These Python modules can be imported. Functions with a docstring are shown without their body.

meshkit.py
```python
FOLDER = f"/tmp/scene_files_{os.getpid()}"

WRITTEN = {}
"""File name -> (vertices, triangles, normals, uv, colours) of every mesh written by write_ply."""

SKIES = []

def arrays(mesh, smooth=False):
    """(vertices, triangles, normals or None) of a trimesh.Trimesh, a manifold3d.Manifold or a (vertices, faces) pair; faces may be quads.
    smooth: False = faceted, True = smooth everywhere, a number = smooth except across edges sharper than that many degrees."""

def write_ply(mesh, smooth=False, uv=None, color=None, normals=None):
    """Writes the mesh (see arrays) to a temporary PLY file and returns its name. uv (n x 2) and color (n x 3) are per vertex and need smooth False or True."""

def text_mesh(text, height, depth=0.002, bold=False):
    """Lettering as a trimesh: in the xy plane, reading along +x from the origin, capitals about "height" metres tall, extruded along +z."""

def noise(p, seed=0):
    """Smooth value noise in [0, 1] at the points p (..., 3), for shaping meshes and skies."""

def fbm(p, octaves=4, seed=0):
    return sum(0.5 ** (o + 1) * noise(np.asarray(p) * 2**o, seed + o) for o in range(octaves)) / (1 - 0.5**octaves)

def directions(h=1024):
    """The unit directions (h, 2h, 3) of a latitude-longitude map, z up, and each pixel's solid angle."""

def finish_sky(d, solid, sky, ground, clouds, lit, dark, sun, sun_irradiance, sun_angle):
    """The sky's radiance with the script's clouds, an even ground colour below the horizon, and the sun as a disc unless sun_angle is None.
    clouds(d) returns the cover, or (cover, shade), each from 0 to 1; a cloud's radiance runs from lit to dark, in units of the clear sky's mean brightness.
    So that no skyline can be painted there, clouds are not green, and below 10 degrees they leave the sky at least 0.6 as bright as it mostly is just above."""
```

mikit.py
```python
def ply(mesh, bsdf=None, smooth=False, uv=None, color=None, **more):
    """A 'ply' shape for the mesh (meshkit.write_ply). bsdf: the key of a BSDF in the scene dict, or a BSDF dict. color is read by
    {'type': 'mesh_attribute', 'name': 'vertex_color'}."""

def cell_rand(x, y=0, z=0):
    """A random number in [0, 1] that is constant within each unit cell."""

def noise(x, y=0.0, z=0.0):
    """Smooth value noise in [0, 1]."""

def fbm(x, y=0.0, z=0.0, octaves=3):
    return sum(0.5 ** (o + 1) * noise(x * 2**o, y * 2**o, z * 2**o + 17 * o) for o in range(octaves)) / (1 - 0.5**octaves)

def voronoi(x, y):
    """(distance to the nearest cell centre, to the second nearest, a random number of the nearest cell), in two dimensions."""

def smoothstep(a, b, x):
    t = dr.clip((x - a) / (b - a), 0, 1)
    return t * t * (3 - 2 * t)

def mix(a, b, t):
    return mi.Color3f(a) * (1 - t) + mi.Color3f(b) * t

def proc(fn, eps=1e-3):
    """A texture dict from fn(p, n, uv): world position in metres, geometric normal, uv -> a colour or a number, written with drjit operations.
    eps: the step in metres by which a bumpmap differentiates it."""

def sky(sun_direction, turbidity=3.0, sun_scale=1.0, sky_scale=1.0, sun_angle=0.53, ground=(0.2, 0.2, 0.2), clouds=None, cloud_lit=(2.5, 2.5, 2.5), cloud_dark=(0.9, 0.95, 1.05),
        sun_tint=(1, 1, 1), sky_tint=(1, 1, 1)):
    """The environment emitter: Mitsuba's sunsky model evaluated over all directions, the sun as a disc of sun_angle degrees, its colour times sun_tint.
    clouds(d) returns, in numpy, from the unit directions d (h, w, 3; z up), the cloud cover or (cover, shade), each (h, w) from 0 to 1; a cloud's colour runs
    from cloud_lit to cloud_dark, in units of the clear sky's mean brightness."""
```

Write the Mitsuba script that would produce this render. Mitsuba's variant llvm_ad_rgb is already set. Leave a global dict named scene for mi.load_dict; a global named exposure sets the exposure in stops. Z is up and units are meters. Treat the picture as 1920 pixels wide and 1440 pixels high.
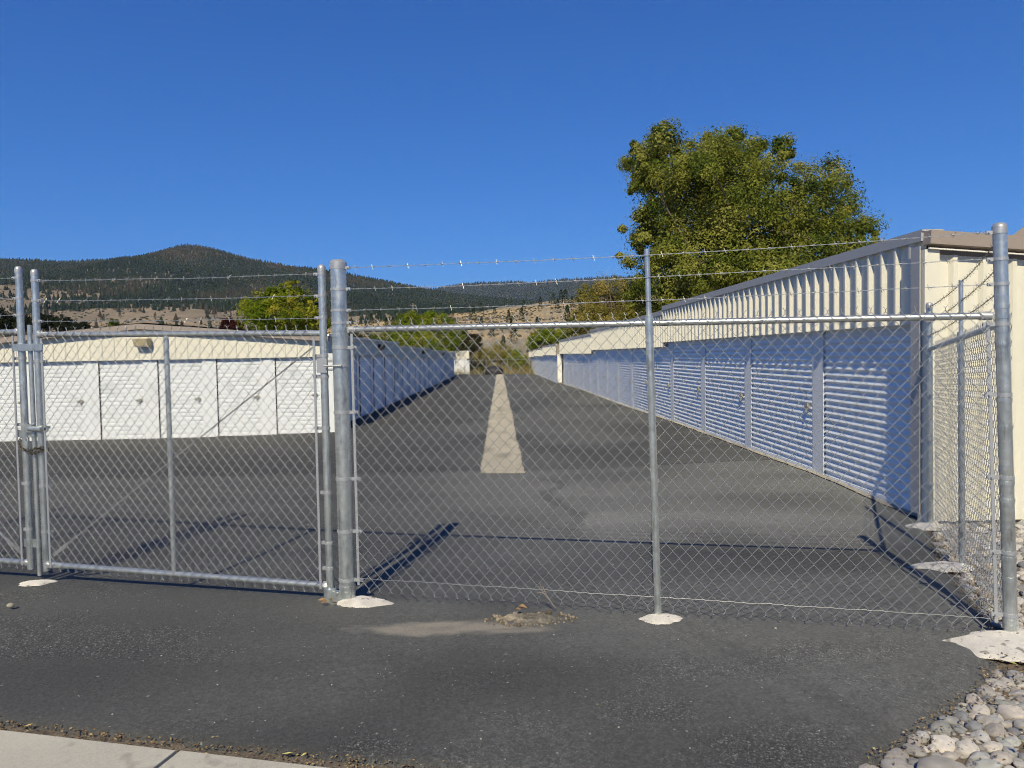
import math, random
import numpy as np, trimesh, mitsuba as mi, drjit as dr, mikit, meshkit
from mikit import proc, noise, fbm, voronoi, cell_rand, smoothstep, mix, ply
T = mi.ScalarTransform4f
rng = np.random.default_rng(7)
random.seed(7)
scene, labels = {}, {}

# ------------------------------------------------------------------ camera, light, exposure
CAM = np.array([0, 0, 1.68])
_yaw, _pitch, _roll = math.atan(23 / 1443), math.atan(56 / 1443), 0.018
_f = np.array([math.sin(_yaw) * math.cos(_pitch), math.cos(_yaw) * math.cos(_pitch), -math.sin(_pitch)])
_r = np.array([math.cos(_yaw), -math.sin(_yaw), 0.0])
_u = math.cos(_roll) * np.cross(_r, _f) + math.sin(_roll) * _r
scene['camera'] = {'type': 'perspective', 'fov': 2 * math.degrees(math.atan(960 / 1443)), 'fov_axis': 'x', 'near_clip': 0.05, 'far_clip': 30000.0,
                   'to_world': T().look_at(origin=CAM.tolist(), target=(CAM + _f).tolist(), up=_u.tolist())}
SUN_AZ, SUN_EL = math.radians(11.5), math.radians(40.0)          # shadows fall 11.5 degrees right of the aisle
SUN = [-math.sin(SUN_AZ) * math.cos(SUN_EL), -math.cos(SUN_AZ) * math.cos(SUN_EL), math.sin(SUN_EL)]
scene['sky'] = mikit.sky(SUN, turbidity=2.0, sky_scale=0.56, sun_tint=(0.93, 1.02, 1.04), sky_tint=(0.27, 0.84, 1.76), ground=(0.12, 0.11, 0.1))
exposure = 1.85
HAZE = 3.0e-5

# ------------------------------------------------------------------ helpers
def S(a, b, x):
    t = np.clip((np.asarray(x, float) - a) / (b - a), 0, 1)
    return t * t * (3 - 2 * t)

def hsh(ix, iy, s):
    h = np.sin(ix * 127.1 + iy * 311.7 + s * 74.7) * 43758.5453
    return h - np.floor(h)

def vnoise(x, y, s=0):
    x, y = np.asarray(x, float), np.asarray(y, float)
    ix, iy = np.floor(x), np.floor(y)
    fx, fy = x - ix, y - iy
    fx, fy = fx * fx * (3 - 2 * fx), fy * fy * (3 - 2 * fy)
    a = hsh(ix, iy, s) * (1 - fx) + hsh(ix + 1, iy, s) * fx
    b = hsh(ix, iy + 1, s) * (1 - fx) + hsh(ix + 1, iy + 1, s) * fx
    return a * (1 - fy) + b * fy

def vfbm(x, y, o=4, s=0):
    return sum(0.5 ** (k + 1) * vnoise(np.asarray(x) * 2 ** k, np.asarray(y) * 2 ** k, s + k) for k in range(o)) / (1 - 0.5 ** o)

used = {}
def key_for(name):
    n = used.get(name, 0)
    used[name] = n + 1
    return name if n == 0 else '%s_%03d' % (name, n)

def thing(name, label, cat, group=None, kind=None):
    k = key_for(name)
    labels[k] = {'label': label, 'category': cat}
    if group: labels[k]['group'] = group
    if kind: labels[k]['kind'] = kind
    return k

def part(parent, name, mesh, bsdf, smooth=False, label=None, kind=None, color=None, uv=None, tw=None):
    k = key_for(parent + '__' + name)
    d = mesh if isinstance(mesh, dict) else ply(mesh, bsdf, smooth=smooth, color=color, uv=uv)
    d = dict(d)
    if tw is not None: d['to_world'] = tw
    scene[k] = d
    if label or kind:
        labels[k] = {}
        if label: labels[k]['label'] = label
        if kind: labels[k]['kind'] = kind
    return k

def single(name, mesh, bsdf, label, cat, smooth=False, group=None, kind=None, color=None, tw=None):
    k = thing(name, label, cat, group, kind)
    d = dict(mesh if isinstance(mesh, dict) else ply(mesh, bsdf, smooth=smooth, color=color))
    if tw is not None: d['to_world'] = tw
    scene[k] = d
    return k

def struct(name, mesh, bsdf, smooth=False, label=None, color=None):
    scene[name] = ply(mesh, bsdf, smooth=smooth, color=color)
    used[name] = 1
    labels[name] = {'kind': 'structure'}
    if label: labels[name]['label'] = label
    return name

def join(ms):
    vs, fs, o = [], [], 0
    for v, f in ms:
        v, f = np.asarray(v, float), np.asarray(f, int)
        if f.shape[1] == 4:
            f = np.vstack([f[:, [0, 1, 2]], f[:, [0, 2, 3]]])
        vs.append(v); fs.append(f + o); o += len(v)
    return np.vstack(vs), np.vstack(fs)

BV = np.array([[x, y, z] for x in (-.5, .5) for y in (-.5, .5) for z in (-.5, .5)], float)
BF = np.array([[0, 1, 3], [0, 3, 2], [4, 6, 7], [4, 7, 5], [0, 4, 5], [0, 5, 1], [2, 3, 7], [2, 7, 6], [0, 2, 6], [0, 6, 4], [1, 5, 7], [1, 7, 3]])
def box(c, s, rz=0.0, ax=None):
    v = BV * np.asarray(s, float)
    if ax is not None:
        v = v @ np.asarray(ax, float)                              # rows of ax: local x, y, z
    elif rz:
        c_, s_ = math.cos(rz), math.sin(rz)
        v = np.stack([v[:, 0] * c_ - v[:, 1] * s_, v[:, 0] * s_ + v[:, 1] * c_, v[:, 2]], 1)
    return v + np.asarray(c, float), BF

def unit(v):
    v = np.asarray(v, float)
    return v / np.linalg.norm(v, axis=-1, keepdims=True)

def tubes(P, r, sides=4, ref=(0, 1, 0), caps=False):
    """N polylines of M points as tubes."""
    P = np.asarray(P, float)
    if P.ndim == 2: P = P[None]
    N, M = P.shape[:2]
    t = unit(np.gradient(P, axis=1))
    a = unit(np.cross(t, np.asarray(ref, float)))
    b = np.cross(t, a)
    ang = np.arange(sides) * 2 * np.pi / sides + np.pi / sides
    r = np.broadcast_to(np.asarray(r, float), (N, M))
    v = P[:, :, None] + r[:, :, None, None] * (np.cos(ang)[None, None, :, None] * a[:, :, None] + np.sin(ang)[None, None, :, None] * b[:, :, None])
    n, i, j = np.meshgrid(np.arange(N), np.arange(M - 1), np.arange(sides), indexing='ij')
    o = n * M * sides
    q = np.stack([o + i * sides + j, o + i * sides + (j + 1) % sides, o + (i + 1) * sides + (j + 1) % sides, o + (i + 1) * sides + j], -1).reshape(-1, 4)
    v = v.reshape(-1, 3)
    f = np.vstack([q[:, [0, 1, 2]], q[:, [0, 2, 3]]])
    if caps:
        extra, ef = [], []
        for k in range(N):
            for e, m in ((0, 0), (1, M - 1)):
                ci = len(v) + len(extra)
                extra.append(P[k, m])
                base = k * M * sides + m * sides
                for s_ in range(sides):
                    tri = [ci, base + s_, base + (s_ + 1) % sides]
                    ef.append(tri[::-1] if e == 0 else tri)
        v = np.vstack([v, extra]); f = np.vstack([f, ef])
    return v, f

def rod(p0, p1, r, sides=16, caps=True, n=2):
    p0, p1 = np.asarray(p0, float), np.asarray(p1, float)
    P = p0 + np.linspace(0, 1, n)[:, None] * (p1 - p0)
    d = unit(p1 - p0)
    ref = (0, 1, 0) if abs(d[1]) < 0.8 else (0, 0, 1)
    return tubes(P, r, sides, ref, caps)

def lathe(prof, c, sides=20, axis=(0, 0, 1)):
    prof = np.asarray(prof, float)                                 # (radius, along the axis)
    z = unit(axis); x = unit(np.cross(z, [0, 1, 0] if abs(z[1]) < .9 else [1, 0, 0])); y = np.cross(z, x)
    ang = np.arange(sides) * 2 * np.pi / sides
    v = (prof[:, None, :1] * (np.cos(ang)[None, :, None] * x + np.sin(ang)[None, :, None] * y) + prof[:, None, 1:] * z).reshape(-1, 3) + np.asarray(c, float)
    i, j = np.meshgrid(np.arange(len(prof) - 1), np.arange(sides), indexing='ij')
    q = np.stack([i * sides + j, i * sides + (j + 1) % sides, (i + 1) * sides + (j + 1) % sides, (i + 1) * sides + j], -1).reshape(-1, 4)
    return v, np.vstack([q[:, [0, 1, 2]], q[:, [0, 2, 3]]])

def sheet(A, B):
    """Ruled strip between two polylines of equal length."""
    A, B = np.asarray(A, float), np.asarray(B, float)
    n = len(A)
    i = np.arange(n - 1)
    return np.vstack([A, B]), np.vstack([np.stack([i, i + 1, i + 1 + n], 1), np.stack([i, i + 1 + n, i + n], 1)])

def gridmesh(X, Y, Z):
    n, m = X.shape
    i, j = np.meshgrid(np.arange(n - 1), np.arange(m - 1), indexing='ij')
    a = i * m + j
    f = np.vstack([np.stack([a, a + m, a + m + 1], -1).reshape(-1, 3), np.stack([a, a + m + 1, a + 1], -1).reshape(-1, 3)])
    return np.stack([X, Y, Z], -1).reshape(-1, 3), f

def ico(sub, disp=0.0, seed=0, scale=(1, 1, 1)):
    m = trimesh.creation.icosphere(subdivisions=sub)
    v = np.array(m.vertices)
    if disp:
        v = v * (1 + disp * (vfbm(v[:, 0] * 1.7 + seed * 7.3, v[:, 1] * 1.7 + v[:, 2] * 2.3 + seed * 3.1, 3, seed % 97) - .5)[:, None] * 2)
    return v * np.asarray(scale, float), np.array(m.faces)

def rotz(v, a):
    c, s = math.cos(a), math.sin(a)
    return np.stack([v[:, 0] * c - v[:, 1] * s, v[:, 0] * s + v[:, 1] * c, v[:, 2]], 1)

# ------------------------------------------------------------------ materials
def two(d): return {'type': 'twosided', 'bsdf': d}
def pr(col, rough=.6, metal=0.0, spec=.5, **k):
    c = col if isinstance(col, dict) else {'type': 'rgb', 'value': list(col)}
    r = rough if isinstance(rough, dict) else float(rough)
    return {'type': 'principled', 'base_color': c, 'roughness': r, 'metallic': float(metal), 'specular': float(spec), **k}
VC = {'type': 'mesh_attribute', 'name': 'vertex_color'}

def asphalt_fn(p, n, uv):
    x, y = p.x, p.y
    big = fbm(x * .45 + 3, y * .45, 0, 3)
    band = fbm(x * .22 + y * .06, y * 1.7, 5, 3)
    wear = smoothstep(.42, .68, fbm(x * .9 + 11, y * 1.3, 2, 3) * .6 + fbm(x * 3.1, y * 4.1, 8, 2) * .4)
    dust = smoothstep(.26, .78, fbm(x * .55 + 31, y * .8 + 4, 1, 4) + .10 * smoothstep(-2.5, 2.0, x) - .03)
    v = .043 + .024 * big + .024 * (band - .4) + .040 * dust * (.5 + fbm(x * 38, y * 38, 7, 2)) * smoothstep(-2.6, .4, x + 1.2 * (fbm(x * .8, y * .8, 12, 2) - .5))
    v = v * (1 - .30 * dr.select(y > 12.25, 1.0, 0.0))
    fine = fbm(x * 90, y * 90, 1, 2)
    v = v * (.72 + .56 * fine)
    jx, jy = x + .01 * noise(x * 70, y * 70, 5), y + .01 * noise(x * 70, y * 70, 15)
    a1 = cell_rand(jx * 190, jy * 130, 3)
    a2 = cell_rand(jx * 120 + .3, jy * 95, 9)
    v = v + dr.select(a1 > .72, .10 * (a1 - .55), 0) * (.35 + 1.1 * wear) - .012 * wear
    v = v + dr.select(a2 > .95, .085, 0) * (.12 + .9 * wear) + dr.select(cell_rand(jx * 110, jy * 95, 21) > .9985, .14, 0)
    # seam of the newer paving, worn light patch and dark sealed streak on the yard
    dy = dr.abs(y - 12.25 - .05 * (noise(x * 2.0, 3) - .5))
    v = v * (1 - .6 * dr.select((dy < .022) & (x > .34), 1.0, 0.0))
    wob = noise(x * 1.1, y * 1.6, 4) * .9
    worn = smoothstep(.35, .9, noise(x * .8 + 5, y * 1.1, 3) + .35 * fbm(x * 5, y * 9, 2, 2) - .18) * smoothstep(6.9, 8.0, y + wob) * (1 - smoothstep(10.4, 11.6, y + wob)) * smoothstep(.6, .95, x + .5 * wob - .2)
    v = v + .034 * worn
    rr = dr.sqrt(dr.square(x + 6.5) + dr.square(y - 1.0))
    ty = smoothstep(.10, .05, dr.abs(rr - 8.4)) + smoothstep(.10, .05, dr.abs(rr - 9.9))
    v = v * (1 - .11 * ty * smoothstep(.3, .6, fbm(x * 2, y * 2, 9, 3)))
    dx = dr.abs(x - .72 - .18 * (noise(y * 1.4, 8) - .5) * 2) + .10 * noise(x * 9, y * 9, 2)
    v = v * (1 - .26 * dr.select((dx < .13) & (y > 7.9) & (y < 11.3), 1.0, 0.0))
    c = mi.Color3f(v * .985, v * 1.01, v * .975)
    # wind-blown sand lying beside the broken lump
    ux, uy = (x + .30) / .62, (y - 4.66 + .05 * x) / .15
    d = ux * ux + uy * uy + 1.7 * (fbm(x * 6, y * 12, 6, 4) - .5)
    grain = .55 + .9 * fbm(x * 140, y * 140, 4, 2)
    sand = (1 - smoothstep(-.1, 1.3, d)) * .75 * dr.minimum(grain, 1.0)
    return mix(c, (.27, .245, .205), sand)

def asphalt_bump(p, n, uv):
    return fbm(p.x * 130, p.y * 130, 1, 2)

def concrete_fn(p, n, uv):
    v = .40 + .1 * (fbm(p.x * 3, p.y * 3, p.z * 3, 3) - .5) + .10 * (noise(p.x * 160, p.y * 160, p.z * 160) - .5)
    v = v * (1 - .3 * smoothstep(.62, .8, fbm(p.x * 9 + 3, p.y * 9, 5, 3)))
    return mi.Color3f(v * 1.04, v * .99, v * .84)

def footing_fn(p, n, uv):
    v = .53 + .24 * (fbm(p.x * 14, p.y * 14, p.z * 9, 3) - .5) + .12 * (noise(p.x * 190, p.y * 190, p.z * 190) - .5)
    v = v * (1 - .55 * smoothstep(.66, .74, fbm(p.x * 22 + 7, p.y * 22, 3, 3)))
    return mi.Color3f(v * 1.02, v * .97, v * .88)

def gutter_fn(p, n, uv):
    v = .27 + .07 * (fbm(p.x * 2, p.y * .8, 0, 3) - .5) + .05 * (noise(p.x * 70, p.y * 70) - .5)
    st = smoothstep(.6, .72, fbm(p.x * 3 + 9, p.y * 1.0, 4, 3))
    v = v * (1 - .28 * st)
    jt = dr.abs(p.y - 3.05 * dr.round(p.y / 3.05))
    v = v * (1 - .55 * dr.select(jt < .014, 1.0, 0.0))
    ring = noise(p.x * 2.2 + 4, p.y * 1.1, 7)
    v = v * (1 - .22 * smoothstep(.06, .0, dr.abs(ring - .72))) * (.9 + .2 * fbm(p.x * 14, p.y * 9, 3, 3))
    return mi.Color3f(v * 1.06, v * .97, v * .77)

def galv_fn(p, n, uv):
    a = fbm(p.x * 26, p.y * 26, p.z * 11, 3)
    b = voronoi(p.x * 60 + p.y * 60, p.z * 45)[2]
    v = .60 + .26 * (a - .5) + .12 * (b - .5)
    v = v - .16 * smoothstep(.62, .75, fbm(p.x * 40 + 5, p.y * 40, p.z * 5, 3))
    return mi.Color3f(v * .95, v, v * .97)

def galv_rough(p, n, uv):
    return .24 + .2 * fbm(p.x * 30, p.y * 30, p.z * 20, 2)

def cream_fn(p, n, uv):
    v = 1 + .10 * (fbm(p.x * 1.3, p.y * 1.3, p.z * .7, 3) - .5) + .05 * (noise(p.x * 30, p.y * 30, p.z * 4) - .5)
    return mi.Color3f(.66 * v, .635 * v, .53 * v)

def white_fn(p, n, uv):
    v = 1 + .07 * (fbm(p.x * 1.7, p.y * 1.7, p.z * 2, 3) - .5)
    d = smoothstep(.55, .78, fbm(p.x * 6, p.y * 6, p.z * 3, 3)) * .10
    return mi.Color3f(.66 * v - d, .685 * v - d, .695 * v - d)

def soil_fn(p, n, uv):
    v = fbm(p.x * 20, p.y * 20, p.z * 20, 3)
    g = noise(p.x * 150, p.y * 150)
    return mix((.05, .042, .034), (.22, .185, .145), v * .5 + g * .5)

def hill_fn(p, n, uv):
    a = fbm(p.x * .012, p.y * .012, 0, 4)
    b = fbm(p.x * .10, p.y * .05, 3, 3)
    c = noise(p.x * .7, p.y * .7)
    tan = mix((.185, .14, .085), (.29, .22, .13), b)
    sage = mix((.125, .112, .085), (.17, .145, .105), c)
    return mix(tan, sage, smoothstep(.42, .62, a * .6 + b * .25 + c * .15))

def mount_fn(p, n, uv):
    a = fbm(p.x * .006, p.y * .006, 0, 4)
    b = fbm(p.x * .03, p.y * .02, 3, 3)
    c = noise(p.x * .25, p.y * .25)
    tan = mix((.14, .112, .08), (.22, .175, .12), b)
    sage = mix((.095, .083, .07), (.14, .118, .092), c)
    return mix(tan, sage, smoothstep(.31, .56, a * .65 + b * .2 + c * .15))

def ground_fn(p, n, uv):
    a = fbm(p.x * .2, p.y * .2, 0, 4)
    return mix((.16, .125, .075), (.27, .215, .12), a)

def stone_fn(p, n, uv):
    return VC

M = {
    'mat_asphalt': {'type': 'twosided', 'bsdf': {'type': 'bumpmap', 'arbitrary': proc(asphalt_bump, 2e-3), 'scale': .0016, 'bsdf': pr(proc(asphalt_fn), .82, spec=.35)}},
    'mat_concrete': two(pr(proc(concrete_fn), .85, spec=.3)),
    'mat_footing': two(pr(proc(footing_fn), .9, spec=.25)),
    'mat_gutter': two(pr(proc(gutter_fn), .85, spec=.3)),
    'mat_galvanised': two(pr(proc(galv_fn), proc(galv_rough), metal=.8, spec=.5)),
    'mat_wire': two(pr((.37, .38, .385), .40, metal=.65)),
    'mat_alu': two(pr((.42, .435, .45), .42, metal=.5)),
    'mat_chain': two(pr((.10, .085, .07), .45, metal=.6)),
    'mat_cream': two(pr(proc(cream_fn), .45, spec=.4)),
    'mat_door': two(pr(proc(white_fn), .38, spec=.45)),
    'mat_ridge': two(pr((.045, .048, .04), .95, spec=.05)),
    'mat_trimgrey': two(pr((.36, .36, .36), .4, spec=.5)),
    'mat_trimbrown': two(pr((.29, .245, .21), .5, spec=.4)),
    'mat_trimwhite': two(pr((.74, .72, .66), .45, spec=.4)),
    'mat_roofmetal': two(pr((.25, .215, .185), .5, spec=.4)),
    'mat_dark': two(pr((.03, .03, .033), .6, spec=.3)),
    'mat_lampbox': two(pr((.42, .36, .22), .5, spec=.4)),
    'mat_lampglass': two(pr((.30, .30, .30), .25, spec=.5)),
    'mat_latch': two(pr((.42, .39, .33), .4, metal=.5)),
    'mat_soil': two(pr(proc(soil_fn), .95, spec=.1)),
    'mat_hill': two(pr(proc(hill_fn), .95, spec=.05)),
    'mat_mountain': two(pr(proc(mount_fn), .95, spec=.05)),
    'mat_ground': two(pr(proc(ground_fn), .95, spec=.05)),
    'mat_vc': two(pr(VC, .85, spec=.25)),
    'mat_vcmatte': two({'type': 'diffuse', 'reflectance': VC}),
    'mat_leaf': {'type': 'principledthin', 'base_color': VC, 'roughness': .5, 'diff_trans': .95, 'spec_trans': 0.0, 'eta': 1.4},
    'mat_bark': two(pr((.13, .105, .08), .9, spec=.1)),
    'mat_letter': two(pr((.52, .50, .46), .9, spec=.1)),
}
scene.update(M)

# ------------------------------------------------------------------ ground heights (metres; 0 at the fence)
PY = [-60, 0, 3, 4.9, 7, 9, 12, 20, 30, 50, 80, 90, 110, 200]
PZ = [.35, .13, .05, 0, -.10, -.14, -.17, -.2, -.25, -.36, -.5, -.64, -.8, -1.0]
def G(x, y):
    x, y = np.broadcast_arrays(np.asarray(x, float), np.asarray(y, float))
    z = np.interp(y, PY, PZ)
    z = z + .08 * S(1, 4.4, x) * S(8, 11, y) * (1 - S(18, 30, y))
    z = z - .10 * S(2, 9, -x) * S(12, 19, y) * (1 - S(24, 40, y)) + .08 * S(2, 4, -x) * S(50, 75, y)
    z = z - .12 * S(2, 4.4, x) * S(40, 60, y)
    return z

# large ground sheet
gx = np.concatenate([-np.geomspace(7000, 40, 24), np.arange(-36, 37, 3.0), np.geomspace(40, 7000, 24)])
gy = np.concatenate([-np.geomspace(3000, 20, 12), np.arange(-16, 130, 3.0), np.geomspace(135, 9000, 24)])
X, Y = np.meshgrid(gx, gy, indexing='ij')
Zg = np.where(np.abs(X) < 39, G(X, np.clip(Y, -60, 150)), -1.0) - .14
struct('ground', gridmesh(X, Y, Zg), 'mat_ground', True, 'dry grassy ground round the storage yard')

# asphalt yard: rows follow the slanted front edge
FS = -.2555                                                        # slope of the fence and pavement lines
def front(x): return 2.915 + FS * x
AV = np.concatenate([[0], np.arange(.03, 6, .10), np.arange(6, 20, .4), np.arange(20, 88.5, 1.5)])
EX = [(2.55, .95), (2.9, 1.40), (3.32, 1.92), (3.66, 2.36), (4.3, 2.88), (4.9, 3.10), (5.9, 3.50), (7.0, 4.0), (7.7, 4.42), (8.2, 4.5), (200, 4.5)]
EYs, EXs = zip(*EX)
def asph_right(v):
    x = np.full_like(v, 2.0)
    for _ in range(12):
        x = .5 * x + .5 * np.interp(front(x) + v, EYs, EXs)
    return x + .035 * (vfbm(v * 5, v * 0 + 3, 3) - .5) * 2 * (v < 4.6)
U = np.concatenate([np.linspace(0, .75, 30)[:-1], np.linspace(.75, 1, 60)])
xr = asph_right(AV)
XA = -30 + U[None] * (xr[:, None] + 30)
YA = front(XA) + AV[:, None] + (.02 * (vfbm(XA * 9, XA * 0 + 1, 3) - .5) * 2) * (AV[:, None] < .001)
YA = np.where(AV[:, None] > 60, AV[:, None] + 2.9, YA)
ZA = G(XA, YA)
ZA[:, -1] -= .035; ZA[0, :] -= .03                                  # worn edges
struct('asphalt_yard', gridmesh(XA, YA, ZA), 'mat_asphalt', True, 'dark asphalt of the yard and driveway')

# concrete valley gutter down the aisle
gyv = np.concatenate([np.arange(11.88, 30, .05), np.arange(30, 90.5, 1.5)])
def gut(side):
    w = .35 + .022 * (vfbm(gyv * 3, gyv * 0 + side, 3, 5 + side) - .5) * 2 + (.03 if side > 0 else .012) * (vfbm(gyv * 11, gyv * 0 + side, 2, 15) - .5) * 2 + .035 * (vnoise(gyv * .5, gyv * 0 + side, 9) - .5)
    return side * w + .02
L, R = gut(-1), gut(1)
Xg = np.stack([L, L * .35 + R * .65, R], 1)
Yg = np.repeat(gyv[:, None], 3, 1); Yg[0] = [11.93, 11.86, 11.82]
struct('concrete_gutter', gridmesh(Xg, Yg, G(Xg, Yg) + .006), 'mat_gutter', True, 'pale concrete gutter strip running down the aisle')

# dirt strip and pavement slabs along the front
sx = np.linspace(-8, 1.4, 200)
d0 = front(sx) - .10 - .012 * vfbm(sx * 6, sx * 0, 3); d1 = front(sx) + .05
Xs = np.stack([sx] * 5); Ys = np.stack([d0 + (d1 - d0) * t for t in (0, .25, .5, .75, 1)])
struct('dirt_strip', gridmesh(Xs, Ys, G(Xs, Ys) - .03 + .016 * vfbm(Xs * 14, Ys * 14, 3)), 'mat_soil', True, 'strip of bare dirt between the asphalt and the pavement')
sd = unit([1, FS, 0]); sn = np.array([-sd[1], sd[0], 0])
J = np.array([-1.36, 3.16, 0])
c0 = J + sn * -.72
struct('pavement', box((c0[0], c0[1], -.03), (9, 1.3, .06), math.atan(FS)), 'mat_soil', False, 'concrete pavement along the street')
for k in (-2, -1, 0, 1):
    c = J + sd * (k * 1.52 + .76) + sn * (-.68 - (.012 if k == -1 else 0))
    m = trimesh.creation.box((1.506, 1.36, .09))
    m.apply_transform(trimesh.transformations.rotation_matrix(math.atan(FS), (0, 0, 1)))
    v = np.array(m.vertices) + c
    v[:, 2] += .015 + (.005 if k == -1 else 0)
    part('pavement', 'slab', (v, np.array(m.faces)), 'mat_concrete')

# rock bed soil on the right
rx = np.linspace(0, 1, 40); ry = np.arange(1.2, 7.85, .08)
left_edge = np.interp(ry, EYs, EXs) - .12
XR = left_edge[:, None] + rx[None] ** 1.6 * (17 - left_edge[:, None])
YR = np.repeat(ry[:, None], 40, 1)
ZR = G(XR, YR) - .045 + .02 * vfbm(XR * 6, YR * 6, 3)
def rockbed_z(x, y): return G(x, y) - .04
struct('rock_bed', gridmesh(XR, YR, ZR), 'mat_soil', True, 'bed of rounded river stones right of the driveway')

# ------------------------------------------------------------------ storage buildings
RIB = [(0, 0), (.055, 0), (.085, .045), (.125, .045), (.155, 0)]    # one rib of the wall panel in .305 m
def ribbed(s0, s1, pitch=.305, rib=RIB, ph=.02):
    out = [(s0, 0.0)]
    n = int((s1 - s0) / pitch) + 1
    for k in range(n):
        for a, d in rib:
            s_ = s0 + ph + k * pitch + a
            if s0 < s_ < s1: out.append((s_, d))
    out.append((s1, 0.0))
    return np.array(out)

def panel_x(x, out, y0, y1, zb, zt, ph=.02):
    """ribbed panel in a plane x = const, ribs towards out (+1/-1)"""
    p = ribbed(y0, y1, ph=ph)
    xs = x + out * p[:, 1]
    return sheet(np.stack([xs, p[:, 0], np.full(len(p), zb)], 1), np.stack([xs, p[:, 0], np.full(len(p), zt)], 1))

def panel_y(y, out, x0, x1, zb, ztop, ph=.02, rib=RIB):
    p = ribbed(x0, x1, rib=rib, ph=ph)
    ys = y + out * p[:, 1]
    zt = np.array([ztop(a) for a in p[:, 0]])
    zb = np.array([zb(a) for a in p[:, 0]]) if callable(zb) else np.full(len(p), zb)
    return sheet(np.stack([p[:, 0], ys, zb], 1), np.stack([p[:, 0], ys, zt], 1))

def door_curtain(w, h, pitch=.087, deep=1.0, groove=False):
    prof = [(0, 0), (.020, 0), (.034, .009), (.046, .019), (.056, .0185)]
    if groove: prof = [(0, 0), (.003, .015), (.012, .018), (.045, .020), (.086, .018), (.091, .0)]
    z, d = [], []
    for k in range(int(h / pitch) + 1):
        for a, b in prof:
            if k * pitch + a < h: z.append(k * pitch + a); d.append(b * deep)
    z = np.array(z); d = np.array(d)
    z[0] = 0
    n = len(z)
    A = np.stack([np.full(n, -w / 2), -d, z], 1); B = np.stack([np.full(n, w / 2), -d, z], 1)
    v, f = sheet(A, B)
    bar = box((0, -.008, .035), (w, .03, .07))
    return join([(v, f), bar])                                    # faces -y, bottom at z 0

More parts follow.
